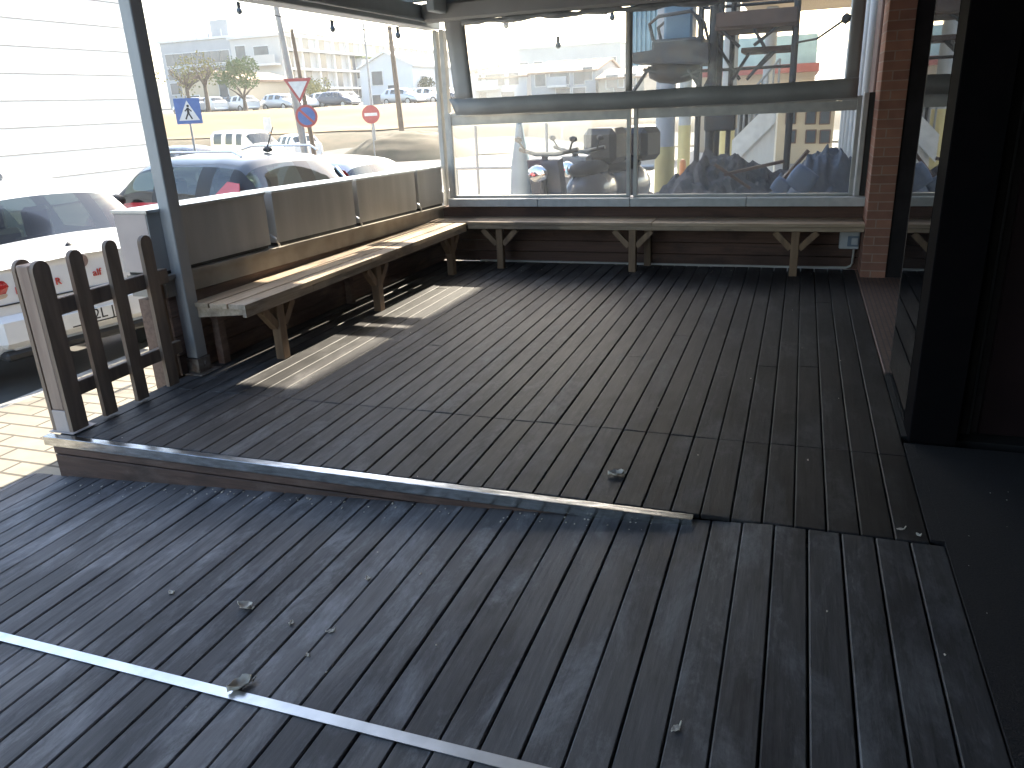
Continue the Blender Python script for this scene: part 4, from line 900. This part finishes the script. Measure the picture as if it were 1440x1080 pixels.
# building under construction: upper storeys carried on columns (its shade falls on most of the terrace)
cb=thing('construction_building','unfinished concrete building on round columns to the right, behind the scaffold','building',(2,16,-.4))
MB().box(-2.13,8,13.0,16.6,3.55,3.95,bev=.02).done('floor_slab','w_slab',cb)
MB().box(-2.13,8,13.05,16.6,3.952,12).done('upper_wall','w_beige',cb)
MB().box(-1.6,8,16.602,25,3.55,11).done('rear_wall','w_beige',cb)
def column(px,Y,rad,zy):
    p=aty(px,200,Y); g=hgt(p.x,Y)-.2
    c_=MB().tube([(p.x,Y,g),(p.x,Y,zy)],rad*1.04,18).done('column_base','yellow',cb)
    MB().tube([(p.x,Y,zy+.002),(p.x,Y,3.548)],rad,18).done('column','w_grey',cb)
column(935,13.6,.16,.72); column(1022,19.5,.16,1.0); column(962,18,.13,.9); column(1075,23,.15,.9)
t=thing('corrugated_screen','light blue corrugated sheet hanging beside the curtain seam','screen',(-2,15.5,0))
a=aty(886,60,15.5); b=aty(972,60,15.5); zt,zb_=3.5,aty(900,92,15.5).z
mb=MB(); n=26; V=[];F=[]
for k in range(n*2+1):
    x=a.x+(b.x-a.x)*k/(n*2); y=15.5+(.05 if (k//2)%2 else 0); V+=[(x,y,zb_),(x,y,zt),(x,y+.02,zb_),(x,y+.02,zt)]
for k in range(n*2): q=4*k; F+=[(q,q+4,q+5,q+1),(q+2,q+3,q+7,q+6),(q+1,q+5,q+7,q+3),(q,q+2,q+6,q+4)]
mb.add(V,F); mb.done('sheet','bluesheet',t)
MB().box(a.x-.05,b.x+.05,15.46,15.58,zt,zt+.06).done('top_rail','scaf',t)
# blue fronted building with a red band
Y=27; t=thing('shop_building','pale blue fronted low building with a red band, behind the scaffold','building',(1,Y,0))
a=aty(985,58,Y); b=aty(1150,58,Y); zr=aty(1080,104,Y).z
MB().box(a.x,b.x,Y,Y+8,zr+.25,a.z).done('upper_wall','bluesheet',t)
MB().box(a.x-.1,b.x+.1,Y-.15,Y+8,zr-.0,zr+.245).done('red_band','redpaint',t)
MB().box(a.x,b.x,Y+.05,Y+8,-1.2,zr-.003).done('lower_wall','w_beige',t)
for k in range(5): 
    x=a.x+.7+(b.x-a.x-1.4)*k/4; w_=MB().box(x-.45,x+.45,Y-.03,Y+.048,-.1,1.3).done('window','paint_white',t); MB().box(x-.38,x+.38,Y-.05,Y-.032,-.03,1.23).done('pane','winglass',w_)
# beige house with small windows
Y=22; t=thing('house','sunlit beige wall with small windows seen through the right glass screen','building',(0,Y,0))
a=aty(1078,150,Y); b=aty(1175,150,Y)
MB().box(a.x,b.x,Y,Y+3,-1,aty(1100,128,Y).z).done('wall','w_cream',t)
for px in (1112,1140,1160):
    for py in (165,192):
        p=aty(px,py,Y); w_=MB().box(p.x-.13,p.x+.13,Y-.05,Y-.003,p.z-.17,p.z+.17,bev=.01).done('window','shutter',t); MB().box(p.x-.10,p.x+.10,Y-.07,Y-.052,p.z-.14,p.z+.14).done('pane','winglass',w_)
# outside stair with white balustrade
Y=17; t=thing('outside_stair','white outdoor stair rising to the right behind the rubble','stair',(0,Y,0))
a=aty(1036,222,Y); b=aty(1092,160,Y); n=9
for k in range(n):
    p=a.lerp(b,k/n); q=a.lerp(b,(k+1)/n); MB().box(p.x,q.x-.002,Y,Y+1.2,-.6,q.z).done('step','w_slab',t)
MB().hexa([(a.x-.1,Y-.10,a.z-.15),(b.x,Y-.10,b.z-.15),(b.x,Y-.004,b.z-.15),(a.x-.1,Y-.004,a.z-.15),(a.x-.1,Y-.10,a.z+.35),(b.x,Y-.10,b.z+.35),(b.x,Y-.004,b.z+.35),(a.x-.1,Y-.004,a.z+.35)]).done('balustrade','paint_white',t)
mb=MB()
for k in range(8): p=a.lerp(b,k/7); mb.tube([(p.x,Y-.05,p.z+.35),(p.x,Y-.05,p.z+1.0)],.02,6)
mb.tube([(a.x,Y-.05,a.z+1.0),(b.x,Y-.05,b.z+1.0)],.025,6); mb.done('handrail','lamp',t)
# scaffold with two working platforms
Y=10.6; S=thing('scaffold','dark scaffold tower with a plank platform and braces, right of the curtain seam','scaffold',(aty(1003,100,Y).x,Y,GZ(aty(1003,200,Y))))
def pt(px,py,y=Y): return aty(px,py,y)
zg=hgt(-.8,Y)
for px,yy,rad in ((1003,Y,.055),(1012,Y+.7,.05),(985,Y+1.0,.04),(1030,Y+1.0,.035),(1118,Y+.1,.04)):
    p=pt(px,60,yy); MB().tube([(p.x,yy,zg-.1),(p.x,yy,3.5)],rad,8).done('upright','scaf',S)
a=pt(1005,38); b=pt(1122,26)
MB().box(a.x,b.x,Y-.05,Y+.95,a.z-.05,a.z+.03,bev=.01).done('platform','plank',S)
MB().box(a.x+.02,b.x,Y-.085,Y-.055,a.z-.02,a.z+.15,bev=.01).done('toe_board','plank',S)
c_=pt(1040,66); d=pt(1116,66)
MB().box(c_.x,d.x,Y+.25,Y+.95,c_.z-.06,c_.z,bev=.01).done('lower_platform','plank',S)
for (p,q,yy) in (((1040,66),(1012,40),0),((1075,66),(1060,40),0),((1060,64),(1095,36),0),((1030,112),(1058,68),.3),((1050,112),(1088,68),.3),((1066,96),(1094,68),.3),((988,128),(1003,100),0),((1006,60),(1040,112),.5)):
    MB().tube([pt(*p,Y+yy),pt(*q,Y+yy)],.022,6).done('brace','scaf',S)
for py in (12,100):
    p=pt(985,py,Y+1); q=pt(1120,py-10,Y+1); MB().tube([p,(q.x,Y+1,p.z)],.022,6).done('ledger','scaf',S)
p=pt(1003,170); MB().box(p.x-.10,p.x+.28,Y-.12,Y+.25,p.z-.12,p.z+.10,bev=.02).done('bracket_box','scaf',S)
Bk=thing('work_basket','dark work cradle with rounded rail and blue box, left of the scaffold mast','work platform',(pt(942,80).x,Y,pt(942,80).z),0)
a=pt(889,82); b=pt(998,82)
MB().hexa([(a.x,Y-.2,a.z-.06),(b.x,Y-.2,a.z-.13),(b.x,Y+.8,a.z-.13),(a.x,Y+.8,a.z-.06),(a.x,Y-.2,a.z+.05),(b.x,Y-.2,a.z+.12),(b.x,Y+.8,a.z+.12),(a.x,Y+.8,a.z+.05)]).done('platform','scaf',Bk)
a=pt(918,64); b=pt(990,64)
MB().box(a.x,b.x,Y-.1,Y+.6,a.z-.1,a.z+.06,bev=.03).done('tray','scaf',Bk)
mb=MB()
for yy in (Y-.08,Y+.55): mb.tube([(a.x+.02,yy,a.z+.05),(a.x-.03,yy,a.z+.24),(a.x+.08,yy,a.z+.32),(b.x-.16,yy,a.z+.35),(b.x-.07,yy,a.z+.26),(b.x,yy,a.z+.02)],.022,8)
mb.done('guard_rail','scaf',Bk)
a2=pt(932,58); b2=pt(972,58); MB().box(a2.x,b2.x,Y+.05,Y+.5,a2.z+.0,a2.z+.42,bev=.03).done('blue_box','bluebox',Bk)
for p,q in (((890,130),(914,94)),((968,98),(988,128)),((905,98),(960,108)),((960,108),(985,98))): MB().tube([pt(*p),pt(*q)],.024,6).done('brace','scaf',Bk)
mb=MB(); p=pt(945,100); mb.ico((p.x,Y+.2,p.z),.32,2,(1.1,.8,.45),.06); mb.done('winch_housing','scaf',Bk)
t=thing('stay_cable','thin dark cable running from the scaffold to the wall above the pillar','cable',pt(1120,60)); 
mb=MB(); p=pt(1120,60,Y); q=aty(1190,26,8.2); mb.tube([p,p.lerp(q,.5)-Vector((0,0,.06)),q],.012,6); mb.ico(q,.05,1); mb.done('wire','wire',t)

# neighbouring facade on the right, with brown shutters
nb_=thing('neighbour_building','reddish neighbouring facade with brown shutters and pale strips, behind the right end of the glazing','building',(.8,12,0))
MB().box(.62,4,7.65,12.9,-.5,3.54).done('wall','w_beige',nb_)
for k in range(6):
    y=7.9+.82*k
    MB().box(.56,.618,y,y+.5,-.27,2.5,bev=.01).done('shutter','shutter',nb_)
    MB().tube([(.54,y+.62,-.27),(.54,y+.62,3.0)],.035,8).done('downpipe','w_slab',nb_)
MB().box(.42,.617,7.65,12.9,2.75,2.95,bev=.02).done('awning_rail','shutter',nb_)

# rubble heap with tarpaulins
mound('rubble_heap',1055,9.7,1.75,.9,1.12,'rubble','dark rubble heap right behind the right glass screen','rubble heap',5,22,jag=.33,dz=.05)
mound('tarpaulin_heap',1152,9.3,.68,.6,1.24,'tarpblue','blue-grey tarpaulin lumped over the right end of the rubble heap','tarpaulin',9,22,jag=.3,dz=.05)
mound('tarpaulin_heap',985,9.8,.85,.5,.92,'sack','blue plastic sheet over the left side of the rubble heap','tarpaulin',2,22,jag=.35,dz=.05)
mound('debris_heap',925,9.4,.9,.5,.62,'rubble','low debris heap near the centre mullion of the lower glass','rubble heap',6,20,jag=.4,dz=.0)
for px,py,sz,lab in ((1128,252,.24,'plain blue sack leaning on the rubble near the right of the glass'),(1098,262,.16,'smaller blue sack at the foot of the rubble')):
    p=aty(px,py,8.55); mb=MB(); bm=bmesh.new(); bmesh.ops.create_cube(bm,size=1); bmesh.ops.subdivide_edges(bm,edges=bm.edges[:],cuts=3,use_grid_fill=True)
    for v in bm.verts: n_=noise.noise(v.co*4+Vector((px,0,0))); v.co=Vector((v.co.x*1.1,v.co.y*.6,v.co.z))*(sz*(1+.25*n_)*(1.25-.5*v.co.length))
    mb.bm(bm,True,Matrix.Translation(p)@Matrix.Rotation(.6,4,'Y')); o=mb.done('sack','sack'); tag(o,lab,'sack')
for k,(px,py,L_,an) in enumerate(((1112,240,.5,.9),(1060,236,.6,.2),(1030,248,.45,-.6))):
    p=aty(px,py,8.75); o=MB().bar(p-Vector((math.cos(an),.1,math.sin(an)))*L_/2,p+Vector((math.cos(an),.1,math.sin(an)))*L_/2,.07,.03).done('broken_plank','plank')
    tag(o,['short broken board sticking up beside the blue sack','broken board lying across the top of the rubble','broken board tilted down on the left of the rubble'][k],'plank','broken boards on the rubble')

# motor scooters behind the left lower glass
def scooter(loc,rz,lab,m):
    t=thing('motor_scooter',lab,'scooter',loc,rz,'scooters behind the glass')
    for x in (-.62,.62):
        wl=MB(); wl.tube([(x,-.055,.27),(x,.055,.27)],.27,20); w_=wl.done('wheel','tyre',t,False); MB().tube([(x,-.06,.27),(x,.06,.27)],.15,14).done('rim','rim',w_,False)
    mb=MB(); bm=bmesh.new(); bmesh.ops.create_uvsphere(bm,u_segments=16,v_segments=10,radius=1)
    mb.bm(bm,True,Matrix.Translation((-.42,0,.60))@Matrix.Diagonal((.52,.20,.25,1)))
    mb.bar((-.25,0,.30),(.45,0,.28),.28,.09); mb.bar((.42,0,.30),(.58,0,.98),.36,.10,up=(1,0,0)); mb.ico((.66,0,.55),.2,2,(.9,.5,.5)); mb.done('body',m,t,False)
    mb=MB(); mb.ico((-.35,0,.83),.4,2,(1,.36,.22)); mb.done('seat','seat',t,False)
    mb=MB(); mb.tube([(.50,-.34,1.06),(.55,-.12,1.02),(.55,.12,1.02),(.50,.34,1.06)],.02,8); mb.tube([(.57,0,1.0),(.66,0,.4)],.035,8)
    for s in (-1,1): mb.tube([(.53,s*.26,1.05),(.56,s*.31,1.13)],.01,6); mb.ico((.56,s*.32,1.15),.05,1,(.3,1,.6))
    mb.done('handlebar','trim',t,False)
    mb=MB(); mb.add([(.60,-.22,1.0),(.60,.22,1.0),(.50,.19,1.42),(.50,-.19,1.42)],[(0,1,2,3)]); mb.done('windscreen','glass',t,False)
    MB().box(-.95,-.55,-.2,.2,.86,1.20,bev=.06).done('top_box','trim',t,False)
    MB().ico((.72,0,.86),.10,2,(.5,1.2,.8)).done('headlight','chrome',t,False)
    return t
p=atr(806,240,11); scooter((p.x,p.y,hgt(p.x,p.y)),R(252),'dark scooter behind the left glass screen, front one of the pair','p_dark').scale=(1.15,1.35,1.42)
p=atr(850,240,11.9); scooter((p.x,p.y,hgt(p.x,p.y)),R(245),'pale blue scooter half hidden behind the front scooter','p_grey').scale=(1.15,1.35,1.42)
# railing, folded parasol, posts
Y=11.2; t=thing('street_railing','thin pale railing with mesh panel in front of the scooters','railing',(aty(700,240,Y).x,Y,-.4))
a=aty(640,237,Y); b=aty(800,224,Y); g=-.45
for px in (642,672,745,770,800):
    x=aty(px,240,Y).x; MB().tube([(x,Y,g),(x,Y,1.22 if px in(672,770) else a.z)],.022,8).done('post','lamp',t)
MB().tube([(a.x,Y,a.z),(b.x,Y,a.z)],.022,8).done('top_rail','lamp',t); MB().tube([(a.x,Y,a.z-.65),(b.x,Y,a.z-.65)],.018,8).done('bottom_rail','lamp',t)
mb=MB(); x0=aty(745,240,Y).x; x1=aty(800,240,Y).x
for k in range(14): x=x0+(x1-x0)*k/13; mb.tube([(x,Y,a.z-.65),(x,Y,a.z)],.006,4)
for k in range(6): z=a.z-.65+.65*k/5; mb.tube([(x0,Y,z),(x1,Y,z)],.006,4)
mb.done('mesh_panel','yellow',t)
Y=10.4; p=aty(733,252,Y); t=thing('folded_parasol','tall folded pale blue parasol behind the left lower glass','parasol',(p.x,Y,-.4))
MB().tube([(0,0,0),(0,0,1.76)],.025,8).done('pole','lamp',t,False)
mb=MB(); n=14; prof=[(.35,.04),(.42,.13),(.9,.14),(1.4,.11),(1.8,.06),(2.15,.03)]; V=[];F=[]
for z,rr in [(z_*.8,r_) for z_,r_ in prof]:
    for k in range(n): a=2*PI*k/n; q=rr*(1+.22*(k%2)); V.append((q*math.cos(a),q*math.sin(a),z))
for j in range(len(prof)-1):
    for k in range(n): F.append((j*n+k,j*n+(k+1)%n,(j+1)*n+(k+1)%n,(j+1)*n+k))
mb.add(V,F,True); mb.done('canopy','bluebox',t,False); MB().tube([(0,0,-.05),(0,0,.08)],.24,16).done('base','w_slab',t,False)
lc=car('parked_car','light silver car parked behind the yellow column, seen through the right glass','car','p_silver',L=4.0,W=.86,H=1.48); place(lc,905,215,23,R(100))
p=aty(960,235,15); t=thing('traffic_barrier','orange barrier post between the yellow columns','barrier',(p.x,15,hgt(p.x,15)))
MT['orange']=mat('orange_plastic',(.55,.22,.08),rough=.5); MB().tube([(0,0,0),(0,0,.06)],.22,14).done('base','tyre',t,False); MB().tube([(0,0,.06),(0,0,1.0),(0,0,1.05)],[.07,.06,.03],12).done('post','orange',t,False); MB().tube([(0,0,.6),(0,0,.75)],.069,12).done('band','sgnwhite',t,False)

# festoon lights hanging outside
def festoon(pts,lab,r):
    P=[atr(px,py,r+k*.0) for k,(px,py) in enumerate(pts)]
    t=thing('string_light',lab,'string lights',P[0],0,'string lights hung outside')
    mb=MB(); W=[]
    for k in range(len(P)-1):
        for j in range(8): s=j/8; q=P[k].lerp(P[k+1],s); W.append(q+Vector((0,0,.10-.25*s*(1-s))))
    W.append(P[-1]+Vector((0,0,.10))); mb.tube(W,.005,5); mb.done('wire','wire',t)
    for q in P[1:-1]:
        bl=MB(); bl.tube([q+Vector((0,0,.10)),q+Vector((0,0,.045))],.018,8); b_=bl.done('lamp_holder','wire',t); MB().ico(q+Vector((0,0,.018)),.030,2,(1,1,1.2)).done('bulb','winglass',b_)
festoon([(150,-40),(337,18),(468,43),(560,52),(645,20)],'string of dark bulbs hanging outside the left opening above the far flats',9.3)
festoon([(640,-10),(712,38),(785,66),(861,27),(930,-20)],'string of dark bulbs seen through the clear curtain',9.0)

# ---- air: thin haze round everything, the sky outside it
hz=bpy.data.materials.new('haze_air'); hz.use_nodes=True; nt=hz.node_tree
for n_ in list(nt.nodes):
    if n_.type!='OUTPUT_MATERIAL': nt.nodes.remove(n_)
pv=nt.nodes.new('ShaderNodeVolumePrincipled'); pv.inputs['Color'].default_value=(.93,.96,1,1); pv.inputs['Density'].default_value=.0007; pv.inputs['Anisotropy'].default_value=.45
nt.links.new(pv.outputs[0],nt.nodes[0].inputs['Volume']); MT['haze']=hz
hb=MB().box(-1250,1250,-1250,1250,-4,26).done('haze','haze'); hb['kind']='stuff'
